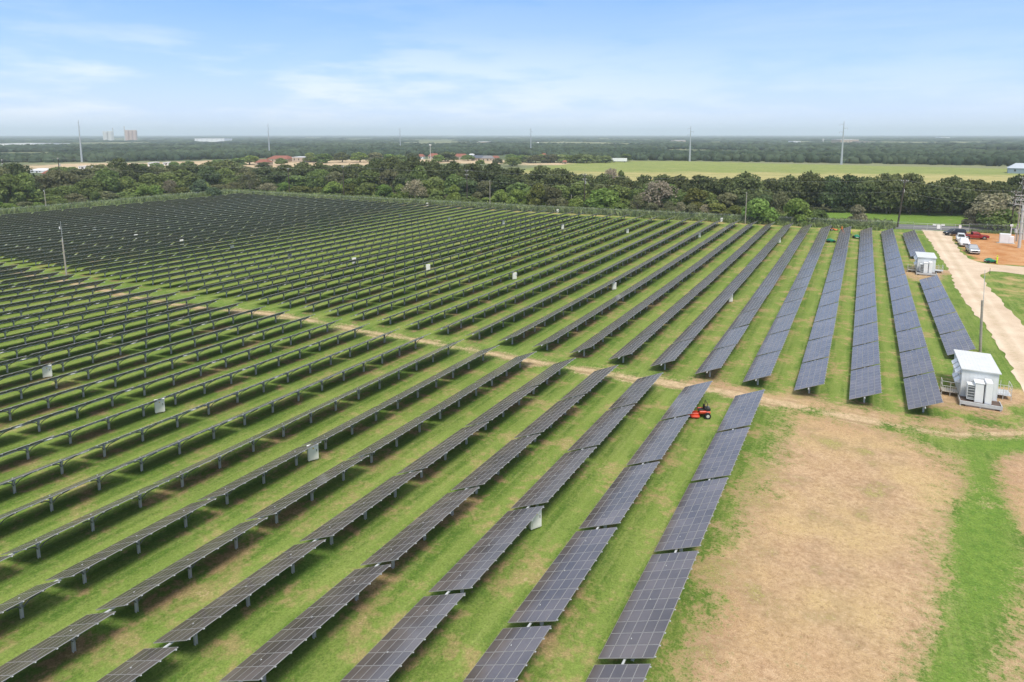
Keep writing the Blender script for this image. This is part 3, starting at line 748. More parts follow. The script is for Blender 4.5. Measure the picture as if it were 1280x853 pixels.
MON = [(102.5, 203, 150), (337, 195.5, 155), (500.5, 188, 160), (663.5, 192, 160), (862, 202, 158), (1051.5, 206, 152)]
lbls = ['tall tapering steel monopole left of the silos', 'pale steel monopole rising behind the red-roofed sheds', 'grey steel monopole left of centre on the wooded plain', 'thin steel monopole behind the orchard trees', 'bright steel monopole at the far edge of the yellow field', 'slightly leaning steel monopole right, at the edge of yellow field']
for (u, v, vt), lb in zip(MON, lbls):
    q = gp(u, v); h = h_for(u, v, vt); t = thing('transmission_monopole', lb, 'pylon', on(q[0], q[1]), -.3, 'steel monopoles of the transmission line')
    tube_obj('mast', t, [((0, 0, -1), (0, 0, h*.35), .95, .72), ((0, 0, h*.35), (0, 0, h*.7), .72, .45), ((0, 0, h*.7), (0, 0, h), .45, .2)], 'monopole_steel', 12)
    for i, z in enumerate((.93, .84, .75)):
        sgn = 1 if i % 2 else -1
        mb = MB(); mb.tube((0, 0, h*z), (sgn*3.2, 0, h*z+.5), .16, .07, 'monopole_steel', 6); ar = link('arm', mb.mesh('arm'), t)
        mb = MB(); mb.tube((sgn*3.2, 0, h*z+.5), (sgn*3.2, 0, h*z-1.2), .06, .06, 'insulator', 6); link('insulator', mb.mesh('insulator'), ar)
    tube_obj('base_flange', t, [((0, 0, -.3), (0, 0, .25), 1.2, 1.2)], 'concrete', 12)
q = gp(538, 200); h = h_for(538, 200, 181.5); t = thing('stadium_lamp', 'tall lamp pole with floodlight head near the red-roofed houses', 'lamp post', on(q[0], q[1]))
tube_obj('pole', t, [((0, 0, 0), (0, 0, h), .35, .22)], 'grey_pole'); mb = MB(); mb.box((-1.3, -.3, h-.5), (1.3, .3, h+.7), 'white_enclosure', bev=.1); link('lamp_head', mb.mesh('lamp_head'), t)

# substation poles at the right edge
def grey_pole(u, v, vt, label, r, mat='grey_pole', band=True, cross=0):
    q = gp(u, v); h = h_for(u, v, vt); t = thing('service_pole', label, 'pole', on(q[0], q[1]), -.2)
    tube_obj('pole', t, [((0, 0, -.3), (0, 0, h), r, r*.78)], mat, 12)
    if band:
        mb = MB()
        for z in (.35, .6, .88): mb.tube((0, 0, h*z), (0, 0, h*z+.14), r*1.25, r*1.25, 'galvanised_steel', 12)
        link('band', mb.mesh('band'), t)
    for i in range(cross):
        z = h-.3-1.1*i; mb = MB(); mb.box((-1.1, -.3, z-.07), (1.1, -.16, z+.07), 'grey_pole')
        for s in (-.9, -.45, .45, .9): mb.tube((s, -.23, z+.07), (s, -.23, z+.36), .09, .06, 'insulator', 7)
        link('crossarm', mb.mesh('crossarm'), t)
    return t
grey_pole(1273.8, 310, 257, 'thick pale concrete pole nearest the right edge', .32)
grey_pole(1270.5, 302, 243, 'pale pole carrying several crossarms behind the thick concrete pole', .17, 'wood_pole', True, 3)
grey_pole(1278.5, 300, 247, 'weathered pole at the right edge with insulator arms', .2, 'grey_pole', True, 2)
t = grey_pole(1262.6, 302, 281, 'short white riser pole with small box beside the white cabinets', .11, 'white_enclosure', False)
mb = MB(); mb.box((-.3, -.2, 3.6), (.3, .2, 4.1), 'white_enclosure', bev=.03); link('junction_box', mb.mesh('junction_box'), t)
q = gp(1256.5, 304.5)
t = thing('metering_cabinet', 'square white cabinet standing on the red soil below utility poles', 'cabinet', on(q[0], q[1]), -.05)
mb = MB(); mb.box((-1.15, 0, .05), (1.0, 1.1, 2.25), 'white_paint', bev=.04); link('housing', mb.mesh('housing'), t)
mb = MB(); mb.box((-1.05, -.03, .15), (-.1, -.002, 2.1), 'white_paint'); mb.box((-.05, -.03, .15), (.9, -.002, 2.1), 'white_paint'); link('door', mb.mesh('door'), t)
mb = MB(); mb.box((-1.6, -.3, -.1), (1.9, 1.4, .048), 'concrete'); link('plinth', mb.mesh('plinth'), t)
q = gp(1263.4, 305)
t = thing('metering_cabinet', 'lower narrow white cabinet touching the square one on its right', 'cabinet', on(q[0], q[1]), -.05)
mb = MB(); mb.box((-.45, 0, .05), (.55, .8, 1.75), 'white_paint', bev=.04); link('housing', mb.mesh('housing'), t)
mb = MB(); mb.box((-.35, -.03, .15), (.45, -.002, 1.6), 'white_paint'); link('door', mb.mesh('door'), t)
for i, (u, v, vt) in enumerate(((1268.5, 303, 287), (1270.2, 300, 283))):
    q = gp(u, v); t = thing('surge_arrester', ['lower', 'upper'][i]+' small grey metering can on a bracket among the substation poles', 'electrical device', on(q[0], q[1]))
    h = h_for(u, v, vt); mb = MB(); mb.tube((0, 0, 0), (0, 0, h-.8), .06, .06, 'grey_pole', 6); link('post', mb.mesh('post'), t)
    mb = MB(); mb.tube((0, 0, h-.8), (0, 0, h), .3, .3, 'grey_pole', 10); link('can', mb.mesh('can'), t)

# ------------------------------------------------------------------ fence and gate
def mat_chain():
    m, t, b = newmat('chain_link')
    b.inputs['Base Color'].default_value = (.22, .24, .23, 1); b.inputs['Roughness'].default_value = .6
    tr = t.n('ShaderNodeBsdfTransparent'); mx = t.n('ShaderNodeMixShader'); mx.inputs[0].default_value = .10
    t.l(tr.outputs[0], mx.inputs[1]); t.l(b.outputs[0], mx.inputs[2]); t.l(mx.outputs[0], m.node_tree.nodes['Material Output'].inputs['Surface'])
mat_chain()
def fence(pts, label, h=2.1, n=None):
    a0 = on(*pts[0]); t = thing('chain_link_fence', label, 'fence', a0, 0, 'chain-link perimeter fence runs')
    P_ = []
    for (ax, ay), (bx, by) in zip(pts[:-1], pts[1:]):
        L = math.hypot(bx-ax, by-ay); k = max(1, int(L/3.6))
        P_ += [(ax+(bx-ax)*i/k, ay+(by-ay)*i/k) for i in range(k)]
    P_.append(pts[-1])
    mb = MB(); mb.tube((0, 0, -.2), (0, 0, h), .024, .024, 'dark_steel', 6); mb.tube((0, 0, h), (-.12, .12, h+.35), .02, .02, 'galvanised_steel', 5); pm = mb.mesh('post')
    for x, y in P_: link('post', pm, t, on(x, y)-a0)
    mb = MB()
    for a, b in zip(P_[:-1], P_[1:]):
        A = on(*a)-a0; B = on(*b)-a0
        mb.add([A+Vector((0, 0, .05)), B+Vector((0, 0, .05)), B+Vector((0, 0, h-.05)), A+Vector((0, 0, h-.05))], [(0, 1, 2, 3)], 'chain_link')
    link('mesh_panel', mb.mesh('mesh_panel'), t)
    mb = MB()
    for a, b in zip(P_[:-1], P_[1:]):
        A = on(*a)-a0; B = on(*b)-a0; Z = Vector((0, 0, h)); mb.tube(A+Z, B+Z, .015, .015, 'galvanised_steel', 5, False)
        for k, dz in enumerate((.15, .3)):
            o_ = Vector((-.06*(k+1), .06*(k+1), h+dz)); mb.tube(A+o_, B+o_, .008, .008, 'galvanised_steel', 4, False)
    link('top_rail', mb.mesh('top_rail'), t)
fence([(-246, 60), (-249.5, 194)], 'chain-link fence along the far left side of the panel field')
fence([(-249.5, 194), (-105, 195.8), (-15, 199.6)], 'left run of back fence between the panel rows and the bushes')
fence([(-15, 199.6), (8, 201.5), (12.5, 202)], 'short run of back fence ending at the vehicle gate')
fence([(25.2, 204.6), (37, 206.6), (70, 212)], 'fence run on the right behind the parked cars')
gt = thing('vehicle_gate', 'double chain-link gate with white notice boards across the gravel drive', 'gate', on(12.5, 202))
ga = on(12.5, 202)
for i, (x0, x1) in enumerate(((12.6, 18.8), (18.95, 25.1))):
    mb = MB(); f = lambda x, z: on(x, 202+(x-12.5)*.205, z)-ga
    for z in (.15, 1.1, 2.05): mb.tube(f(x0, z), f(x1, z), .03, .03, 'galvanised_steel', 6)
    for x in (x0, (x0+x1)/2, x1): mb.tube(f(x, .15), f(x, 2.05), .03, .03, 'galvanised_steel', 6)
    mb.add([f(x0, .16), f(x1, .16), f(x1, 2.04), f(x0, 2.04)], [(0, 1, 2, 3)], 'chain_link')
    lf = link('gate_leaf', mb.mesh('gate_leaf'), gt)
    mb = MB(); xm = 18.3 if i == 0 else 23.1; w_ = .75 if i == 0 else .55
    c = f(xm, 1.35); mb.box((c.x-w_/2, c.y-.09, c.z-.6), (c.x+w_/2, c.y-.05, c.z+.55), 'white_paint'); link('notice_board', mb.mesh('notice_board'), lf)
    if i == 0:
        for s in (-1, 1):
            mb = MB(); c = f(xm+s*.95, 1.75); mb.box((c.x-.4, c.y-.09, c.z-.14), (c.x+.4, c.y-.05, c.z+.2), 'white_paint'); link('notice_board', mb.mesh('notice_board'), lf)

# small marker post by the drive
q = gp(1237, 343); t = thing('marker_post', 'short dark stake in the grass triangle beside the gravel drive', 'stake', on(q[0], q[1]))
tube_obj('stake', t, [((0, 0, -.1), (0, 0, 1.1), .05, .04)], 'dark_wood'); tube_obj('stake_cap', t, [((0, 0, 1.1), (0, 0, 1.18), .06, .05)], 'hi_vis_orange')

# ------------------------------------------------------------------ vehicles (x = forward)
def wheel(parent, x, y, r, w=.24):
    mb = MB(); mb.tube((x, y-w/2, r), (x, y+w/2, r), r, r, 'black_rubber', 20); tyre = link('wheel', mb.mesh('wheel'), parent)
    mb = MB(); sy = 1 if y > 0 else -1; mb.tube((x, y+sy*(w/2+.002), r), (x, y+sy*(w/2+.02), r), r*.62, r*.5, 'chrome', 14); link('rim', mb.mesh('rim'), tyre)
def hull(mb, secs, m):           # sections: (x, [ (y,z)... ]) loops of equal count
    n = len(secs[0][1]); vs = []
    for x, lp in secs: vs += [(x, y, z) for y, z in lp]
    fs = [tuple(reversed(range(n)))]
    for i in range(len(secs)-1):
        for j in range(n):
            k = (j+1) % n; fs.append((i*n+j, i*n+k, (i+1)*n+k, (i+1)*n+j))
    fs.append(tuple(range((len(secs)-1)*n, len(secs)*n)))
    mb.add(vs, fs, m)
def sec(w, z0, z1, r=.1, tw=0.):
    a = w/2; b = a-tw
    return [(-a+r*.5, z0), (a-r*.5, z0), (a, z0+r), (a, (z0+z1)/2), (b, z1-r), (b-r, z1), (-b+r, z1), (-b, z1-r), (-a, (z0+z1)/2), (-a, z0+r)]
def vehicle(kind, u, v, heading, paint, label, L=5.5):
    q = gp(u, v); t = thing({'pickup': 'pickup_truck', 'suv': 'parked_suv'}[kind], label, {'pickup': 'pickup truck', 'suv': 'car'}[kind], on(q[0], q[1], .02), heading, 'vehicles parked by the gate')
    w = 1.95; h = L/2; r = .39; wb = h*.62
    mb = MB()
    if kind == 'pickup':
        hull(mb, [(-h, sec(w*.94, .5, .98)), (-h+.1, sec(w, .42, 1.06)), (-.5, sec(w, .36, 1.08)), (.9, sec(w, .36, 1.10)), (h-.5, sec(w, .40, 1.06)), (h-.08, sec(w*.95, .42, .98)), (h, sec(w*.86, .5, .88))], paint)
        hull(mb, [(-.62, sec(w*.9, 1.04, 1.74, .1, .1)), (.45, sec(w*.88, 1.04, 1.80, .12, .12)), (.62, sec(w*.86, 1.04, 1.74, .12, .14)), (1.32, sec(w*.88, 1.04, 1.12, .03, .03))], paint)
    else:
        hull(mb, [(-h, sec(w*.9, .5, 1.0)), (-h+.15, sec(w, .4, 1.08)), (.9, sec(w, .36, 1.06)), (h-.4, sec(w, .4, .98)), (h, sec(w*.85, .48, .82))], paint)
        hull(mb, [(-h+.12, sec(w*.88, 1.0, 1.5, .1, .08)), (-h+.5, sec(w*.88, 1.0, 1.70, .12, .12)), (.2, sec(w*.87, 1.0, 1.74, .12, .13)), (.45, sec(w*.86, 1.0, 1.68, .1, .14)), (1.25, sec(w*.86, 1.0, 1.08, .03, .03))], paint)
    body = link('body', mb.mesh('body'), t)
    xb = -.6 if kind == 'pickup' else -h+.3
    # windows
    for s in (-1, 1):
        mb = MB(); y0 = s*(w*.45+.005); y1 = s*(w*.45-.085)
        xs = [xb+.12, .38, .78]; top = [xb+.2, .30]
        mb.add([(xs[0], y0, 1.14), (xs[2], y0, 1.14), (top[1], y1, 1.62), (top[0], y1, 1.62)], [(0, 1, 2, 3) if s < 0 else (3, 2, 1, 0)], 'dark_glass')
        link('side_window', mb.mesh('side_window'), t)
        mb = MB(); mb.box((h-.3, s*w*.36-.18, .72), (h-.02, s*w*.36+.18, .88), 'white_enclosure', bev=.03); link('headlight', mb.mesh('headlight'), t)
        mb = MB(); mb.box((-h-.012, s*w*.40-.08, .72), (-h+.05, s*w*.40+.08, .98), 'red_car_paint'); link('tail_light', mb.mesh('tail_light'), t)
        mb = MB(); mb.box((.72, s*w*.5-.06 if s < 0 else s*w*.5-.02, 1.1), (.92, s*w*.5+.02+(.16 if s > 0 else 0), 1.26), paint) if s > 0 else mb.box((.72, -w*.5-.16, 1.1), (.92, -w*.5+.04, 1.26), paint); link('mirror', mb.mesh('mirror'), t)
        for x in (-wb, wb):
            wheel(t, x, s*(w/2-.1), r)
    mb = MB(); mb.add([(1.26, -w*.36, 1.135), (1.26, w*.36, 1.135), (.64, w*.30, 1.70), (.64, -w*.30, 1.70)], [(0, 1, 2, 3)], 'dark_glass'); link('windscreen', mb.mesh('windscreen'), t)
    mb = MB()
    if kind == 'pickup': mb.add([(-.635, -w*.34, 1.2), (-.635, w*.34, 1.2), (-.63, w*.3, 1.6), (-.63, -w*.3, 1.6)], [(3, 2, 1, 0)], 'dark_glass')
    else: mb.add([(-h+.1, -w*.34, 1.14), (-h+.1, w*.34, 1.14), (-h+.34, w*.3, 1.58), (-h+.34, -w*.3, 1.58)], [(3, 2, 1, 0)], 'dark_glass')
    link('rear_window', mb.mesh('rear_window'), t)
    mb = MB(); mb.box((h-.05, -w*.26, .55), (h+.015, w*.26, .86), 'mower_black'); link('grille', mb.mesh('grille'), t)
    mb = MB(); mb.box((h-.1, -w*.47, .34), (h+.07, w*.47, .5), 'chrome' if kind == 'pickup' else 'mower_black', bev=.03); link('front_bumper', mb.mesh('front_bumper'), t)
    mb = MB(); mb.box((-h-.1, -w*.46, .42), (-h+.02, w*.46, .6), 'chrome' if kind == 'pickup' else 'mower_black', bev=.03); link('rear_bumper', mb.mesh('rear_bumper'), t)
    if kind == 'pickup':
        mb = MB(); mb.box((-h+.16, -w*.42, 1.082), (-.68, w*.42, 1.094), 'mower_black'); link('cargo_bed', mb.mesh('cargo_bed'), t)
        mb = MB()
        for s in (-1, 1): mb.box((-h+.1, s*w*.46-.04, 1.05), (-.64, s*w*.46+.04, 1.16), paint, bev=.015)
        mb.box((-h+.02, -w*.42, 1.02), (-h+.1, w*.42, 1.15), paint); link('bed_rail', mb.mesh('bed_rail'), t)
    for s in (-1, 1):
        for x in (-wb, wb):
            mb = MB(); mb.tube((x, s*(w/2+.004), r+.02), (x, s*(w/2-.05), r+.02), r+.09, r+.09, 'mower_black', 20); link('wheel_arch', mb.mesh('wheel_arch'), t)
    return t
yawa = YAW
# camera-facing direction on the ground is about (-.47,.88); the red truck lies across the view, nose right
vehicle('suv', 1193, 294.5, R(20)+math.pi, 'navy_car_paint', 'dark blue car parked behind red pickup at the gate', 4.7)
vehicle('pickup', 1218, 299, R(12), 'red_car_paint', 'red pickup truck parked broadside on the red soil', 5.7)
vehicle('suv', 1201, 301.3, R(-94), 'white_car_paint', 'white vehicle mostly hidden behind the white pickup', 4.8)
vehicle('pickup', 1204.5, 307, R(-90), 'white_car_paint', 'white pickup truck facing the camera, middle of the parked group', 5.6)
vehicle('pickup', 1215.5, 316, R(-88), 'silver_car_paint', 'silver pickup truck parked nearest on the drive verge', 5.6)

# ------------------------------------------------------------------ mowers and people
def zero_turn(x, y, rz, paint, label, sc=1.):
    t = thing('riding_mower', label, 'lawn mower', on(x, y, .0), rz)
    t.scale = (sc, sc, sc)
    mb = MB()
    hull(mb, [(.15, [(-.62, .16), (.62, .16), (.66, .26), (.5, .34), (-.5, .34), (-.66, .26)]), (.35, [(-.72, .12), (.72, .12), (.76, .24), (.6, .36), (-.6, .36), (-.76, .24)]), (.95, [(-.60, .12), (.60, .12), (.64, .24), (.5, .34), (-.5, .34), (-.64, .24)]), (1.05, [(-.35, .14), (.35, .14), (.4, .22), (.3, .3), (-.3, .3), (-.4, .22)])], paint)
    link('mowing_deck', mb.mesh('mowing_deck'), t)
    mb = MB(); mb.box((.4, -.95, .2), (.8, -.68, .3), paint, taper=(.05, .05)); link('discharge_chute', mb.mesh('discharge_chute'), t)
    mb = MB(); mb.box((-.95, -.32, .34), (1.0, .32, .46), paint, bev=.03); mb.box((-.95, -.42, .46), (-.2, .42, .62), paint, bev=.04)
    for s in (-1, 1): mb.box((-.55, s*.42-.1, .5), (.15, s*.42+.1, .72), paint, bev=.04); mb.box((.9, s*.38-.04, .3), (1.25, s*.38+.04, .38), paint)
    link('frame', mb.mesh('frame'), t)
    mb = MB(); mb.box((-.98, -.3, .622), (-.42, .3, .92), 'mower_black', bev=.06); mb.tube((-.8, 0, .9), (-.8, 0, 1.0), .15, .13, 'dark_steel', 12); link('engine', mb.mesh('engine'), t)
    mb = MB(); mb.box((-.38, -.26, .63), (.14, .26, .76), 'mower_black', bev=.05); mb.box((-.46, -.26, .765), (-.34, .26, 1.2), 'mower_black', bev=.04); link('seat', mb.mesh('seat'), t)
    for s in (-1, 1):
        mb = MB(); mb.path([(.1, s*.36, .7), (.32, s*.34, 1.0), (.28, s*.1, 1.05)], .022, 'mower_black'); link('steering_lever', mb.mesh('steering_lever'), t)
        mb = MB(); mb.tube((-.6, s*.62-.12, .3), (-.6, s*.62+.12, .3), .3, .3, 'black_rubber', 18); wh = link('wheel', mb.mesh('wheel'), t)
        mb = MB(); mb.tube((-.6, s*.745, .3), (-.6, s*.76, .3), .16, .14, 'grey_pole', 12); link('rim', mb.mesh('rim'), wh)
        mb = MB(); mb.tube((1.22, s*.38-.06, .14), (1.22, s*.38+.06, .14), .14, .14, 'black_rubber', 14); link('front_caster', mb.mesh('front_caster'), t)
    mb = MB(); mb.path([(-.55, -.4, .6), (-.62, -.4, 1.45), (-.62, .4, 1.45), (-.55, .4, .6)], .03, 'mower_black'); link('roll_bar', mb.mesh('roll_bar'), t)
    return t
zero_turn(-11.5, 56.3, R(208), 'mower_red', 'bright red zero-turn mower beside a panel row end at the dirt track', .92)
zero_turn(-6.3, 193.3, R(20), 'mower_orange', 'small orange mower beside panel row ends at the back fence', .9)
def slope_mower(x, y, rz, label):
    t = thing('green_mower', label, 'lawn mower', on(x, y), rz, 'low green mowers on the grass')
    mb = MB(); hull(mb, [(-.95, sec(.9, .3, .62)), (-.6, sec(1.15, .22, .78)), (.4, sec(1.2, .22, .72)), (.9, sec(1.0, .25, .5))], 'mower_green'); link('body', mb.mesh('body'), t)
    mb = MB(); mb.box((-.5, -.35, .785), (.1, .35, .9), 'mower_green', bev=.05); link('engine_cover', mb.mesh('engine_cover'), t)
    for s in (-1, 1):
        for xx in (-.62, .6): mb = MB(); mb.tube((xx, s*.68-.11, .26), (xx, s*.68+.11, .26), .26, .26, 'black_rubber', 16); link('wheel', mb.mesh('wheel'), t)
    mb = MB(); mb.box((-1.05, -.3, .3), (-.97, .3, .42), 'white_enclosure'); link('rear_bumper', mb.mesh('rear_bumper'), t)
for (u, v), rz, lb in (((1238, 328.5), 15, 'green mower parked beside the worker on the red soil'), ((1038.5, 303), 20, 'green mower in the grass aisle, left of the orange-vested worker'), ((1070.5, 298), 100, 'green mower between panel rows near the yellow-vested worker')):
    q = gp(u, v); slope_mower(q[0], q[1], R(rz), lb)

def person(x, y, rz, top, legs, label, pose=0):
    J = {}; E = []
    def v(n, p, r, par=None):
        J[n] = (p, r)
        if par: E.append((par, n))
    st = .16 if pose else .09
    v('pelvis', (0, 0, .98), .15); v('waist', (0, 0, 1.12), .135, 'pelvis'); v('chest', (0, .0, 1.34), .165, 'waist'); v('neck', (0, .01, 1.50), .06, 'chest'); v('head0', (0, .03, 1.60), .085, 'neck'); v('head', (0, .035, 1.70), .095, 'head0')
    for s, n in ((-1, 'l'), (1, 'r')):
        v('hip'+n, (s*.10, 0, .92), .105, 'pelvis'); v('knee'+n, (s*.11, .05+s*st*.5, .50), .07, 'hip'+n); v('ank'+n, (s*.12, s*st, .09), .05, 'knee'+n); v('toe'+n, (s*.13, s*st+.16, .04), .04, 'ank'+n)
        v('sho'+n, (s*.19, 0, 1.42), .065, 'chest'); v('elb'+n, (s*.25, .02 if not pose else .08, 1.14), .047, 'sho'+n); v('wri'+n, (s*.26, .14, .92) if not pose else (s*.18, .30, 1.12), .036, 'elb'+n); v('pal'+n, (s*.26, .17, .86) if not pose else (s*.16, .38, 1.12), .036, 'wri'+n)
    names = list(J); me = bpy.data.meshes.new('person'); me.from_pydata([J[n][0] for n in names], [(names.index(a), names.index(b)) for a, b in E], [])
    tmp = bpy.data.objects.new('tmp', me); COL.objects.link(tmp)
    sk = tmp.modifiers.new('s', 'SKIN'); 
    for i, n in enumerate(names):
        sv = me.skin_vertices[0].data[i]; sv.radius = (J[n][1]*1.05, J[n][1]*(.8 if n in ('chest', 'waist', 'pelvis') else 1.)); sv.use_root = (i == 0)
    tmp.modifiers.new('u', 'SUBSURF').levels = 1
    dg = bpy.context.evaluated_depsgraph_get(); m2 = bpy.data.meshes.new_from_object(tmp.evaluated_get(dg)); bpy.data.objects.remove(tmp)
    m2.materials.clear()
    for k in ('skin', top, legs, 'hair', 'mower_black'): m2.materials.append(MATS[k])
    for p in m2.polygons:
        c = p.center; k = 0
        if c.z < .13: k = 4
        elif c.z < 1.0 and abs(c.x) < .2: k = 2
        elif c.z < 1.50: k = 1
        if abs(c.x) > .12 and c.y > .1 and .8 < c.z < 1.2: k = 0
        if c.z > 1.70 or (c.z > 1.6 and c.y < .0): k = 3
        p.material_index = k; p.use_smooth = True
    m2.name = 'person'
    t = link('person', m2, None, on(x, y), (0, 0, rz)); tag(t, label, 'person', 'workers in bright vests')
    mb = MB()
    mb.tube((0, .03, 1.72), (0, .03, 1.80), .125, .07, top, 12); mb.tube((0, .05, 1.715), (0, .05, 1.73), .16, .15, top, 12)
    link('hard_hat', mb.mesh('hard_hat'), t)
    return t
for (u, v), rz, tp, lg, lb, ps in (((1246, 330.5), 60, 'hi_vis_yellow', 'hi_vis_yellow', 'worker in yellow high-visibility clothing standing beside the green mower', 1), ((1063.5, 297), -40, 'hi_vis_yellow', 'light_trousers', 'worker in yellow vest standing between panel rows', 0), ((1052, 291.5), 150, 'hi_vis_orange', 'trousers', 'worker in orange vest standing left of the yellow-vested one', 0)):
    q = gp(u, v); person(q[0], q[1], R(rz), tp, lg, lb, ps)

# ------------------------------------------------------------------ trees
def crown_mesh(name, seed, nleaf, lobes=11, rx=.42, z0=.22, z1=1., leaf=.032, mat='oak_leaves', flat=.75, gaps=.0):
    rg = np.random.default_rng(seed); C = []; RR = []
    zc = (z0+z1)/2
    for i in range(lobes):
        a = i*2.399+rg.uniform(-.6, .6); rad = rx*math.sqrt((i+.3)/lobes)*rg.uniform(.55, .88)
        lr = rx*rg.choice([.26, .34, .42, .54])*rg.uniform(.85, 1.15)
        top = z1-lr*.8-(rad/rx)**1.6*(z1-z0)*.48
        z = rg.uniform(z0+lr*.5, max(top, zc-.1))
        if i < 4: z = top*rg.uniform(.84, 1.0)
        C.append((rad*math.cos(a), rad*math.sin(a), z)); RR.append(lr)
    C = np.array(C); RR = np.array(RR)
    w = RR**1.8; k = rg.choice(len(C), nleaf, p=w/w.sum())
    d = rg.normal(size=(nleaf, 3)); d /= np.linalg.norm(d, axis=1)[:, None]
    d[:, 2] = np.where(d[:, 2] < -.35, -d[:, 2], d[:, 2])
    bumpf = 1+.16*np.sin(d[:, 0]*7+k)*np.sin(d[:, 1]*8+k*2)*np.cos(d[:, 2]*6)
    rad = RR[k]*bumpf*np.where(rg.random(nleaf) < .72, rg.uniform(.86, 1.08, nleaf), rg.uniform(.45, .9, nleaf))
    c = C[k]+d*rad[:, None]*np.array([1, 1, flat])
    c[:, 2] = np.maximum(c[:, 2], z0*.8)
    nn = d*.9+rg.normal(size=(nleaf, 3))*.55; nn /= np.linalg.norm(nn, axis=1)[:, None]
    t1 = np.cross(nn, rg.normal(size=(nleaf, 3))); t1 /= np.linalg.norm(t1, axis=1)[:, None]; t2 = np.cross(nn, t1)
    s = leaf*rg.uniform(.6, 1.35, nleaf)[:, None]
    a = rg.uniform(.6, 1., (nleaf, 1))
    V = np.stack([c-t1*s-t2*s*a, c+t1*s*.9-t2*s*a*.8+nn*s*.3, c+t1*s+t2*s*a, c-t1*s*.8+t2*s*a+nn*s*.25], 1).reshape(-1, 3)
    Q = np.arange(nleaf*4).reshape(-1, 4)
    me = np_mesh(name, V, Q, (mat,)); return me, C
def trunk_mesh(name, C, seed, mat='bark', r=.028, zb=.26):
    rg = random.Random(seed); mb = MB()
    base = Vector((0, 0, -.03)); f = Vector((rg.uniform(-.03, .03), rg.uniform(-.03, .03), zb))
    mb.tube(base, f, r*1.25, r*.85, mat, 8)
    for c in C[:7]:
        c = Vector(c); mid = f.lerp(c, .5)+Vector((rg.uniform(-.03, .03), rg.uniform(-.03, .03), .02))
        mb.tube(f, mid, r*.6, r*.38, mat, 5, False); mb.tube(mid, c, r*.38, r*.12, mat, 5, False)
    return mb.mesh(name)
TREES = {}
for i in range(5):
    me, C = crown_mesh('crown', 100+i, 3600, 22, .54, .08, 1., .028); TREES['oak%d' % i] = (me, trunk_mesh('trunk', C, i, r=.026, zb=.30))
for i in range(3):
    me, C = crown_mesh('crown', 200+i, 3200, 17, .44, .0, 1., .034, flat=.95); TREES['round%d' % i] = (me, trunk_mesh('trunk', C, 10+i, zb=.2))
for i in range(3):
    me, C = crown_mesh('crown', 300+i, 2400, 13, .62, .0, 1., .045, flat=.8); TREES['bush%d' % i] = (me, trunk_mesh('trunk', C, 20+i, r=.02, zb=.12))
for i in range(2):
    me, C = crown_mesh('crown', 400+i, 1500, 12, .50, .16, 1., .022, flat=.9); TREES['sparse%d' % i] = (me, trunk_mesh('trunk', C, 30+i, 'pale_bark', .028, .2))
KINDN = {'oak': ('oak_tree', 'tree'), 'round': ('leafy_tree', 'tree'), 'bush': ('bush', 'bush'), 'sparse': ('bare_tree', 'tree')}
NCOUNT = {}
tr = random.Random(11)
def tree(kind, u, v, vt, wpx, mat, label, group='trees in the belt behind the panel field'):
    q = gp(u, v); h = max(1.2, h_for(u, v, vt)); dist = pj(q)[2]; w = wpx*dist/F0
    ks = [k for k in TREES if k.startswith(kind)]; cm, tm = TREES[tr.choice(ks)]
    rx = {'oak': .5, 'round': .42, 'bush': .6, 'sparse': .5}[kind]
    nm, cat = KINDN[kind]
    t = link(nm, None, None, on(q[0], q[1]), (0, 0, tr.uniform(0, 6.28))); s = w/(2*rx)
    t.scale = (s, s, h*1.09)
    tag(t, label, cat, group)
    c = link('crown', cm, t); c.material_slots[0].link = 'OBJECT'; c.material_slots[0].material = MATS[mat]
    if kind != 'bush' or h > 3: link('trunk', tm, t)
    return t
FB = [(-60, 270), (0, 268), (50, 264.5), (95, 260.5), (160, 254), (235, 247), (280, 243.5), (320, 246), (420, 250), (560, 258), (640, 263.5), (800, 272.5), (900, 277.5), (1000, 281), (1110, 286), (1200, 289.5), (1280, 292), (1360, 295)]
TOPS = [(-60, 206), (0, 209), (25, 206), (45, 216), (66, 212), (100, 210), (120, 206), (140, 201), (165, 203), (190, 206), (215, 208), (250, 204), (285, 202), (300, 210), (320, 213), (345, 206), (365, 201), (400, 202), (430, 206), (455, 206), (480, 199), (515, 201), (545, 202), (580, 205), (605, 208), (630, 207), (650, 209), (675, 207), (700, 207), (714, 214), (728, 222), (745, 219), (790, 224), (815, 220), (845, 217), (860, 224), (885, 222), (905, 226), (925, 220), (945, 218), (960, 222), (975, 222), (1000, 215), (1018, 220), (1040, 220), (1070, 219), (1100, 218), (1130, 217), (1148, 221), (1160, 232), (1175, 227), (1200, 224), (1220, 226), (1235, 230), (1250, 224), (1275, 222), (1340, 222)]
def interp(tab, x): return float(np.interp(x, [a for a, _ in tab], [b for _, b in tab]))
COLW = {'oak_leaves': 'dark olive', 'dark_leaves': 'deep green', 'mid_leaves': 'mid green', 'bright_leaves': 'bright green', 'yellow_leaves': 'yellowish green', 'olive_leaves': 'dusty olive', 'blue_green_leaves': 'blue-green', 'grey_twigs': 'bare grey', 'straw_twigs': 'straw-coloured', 'pink_twigs': 'bare pinkish'}
treelist = []
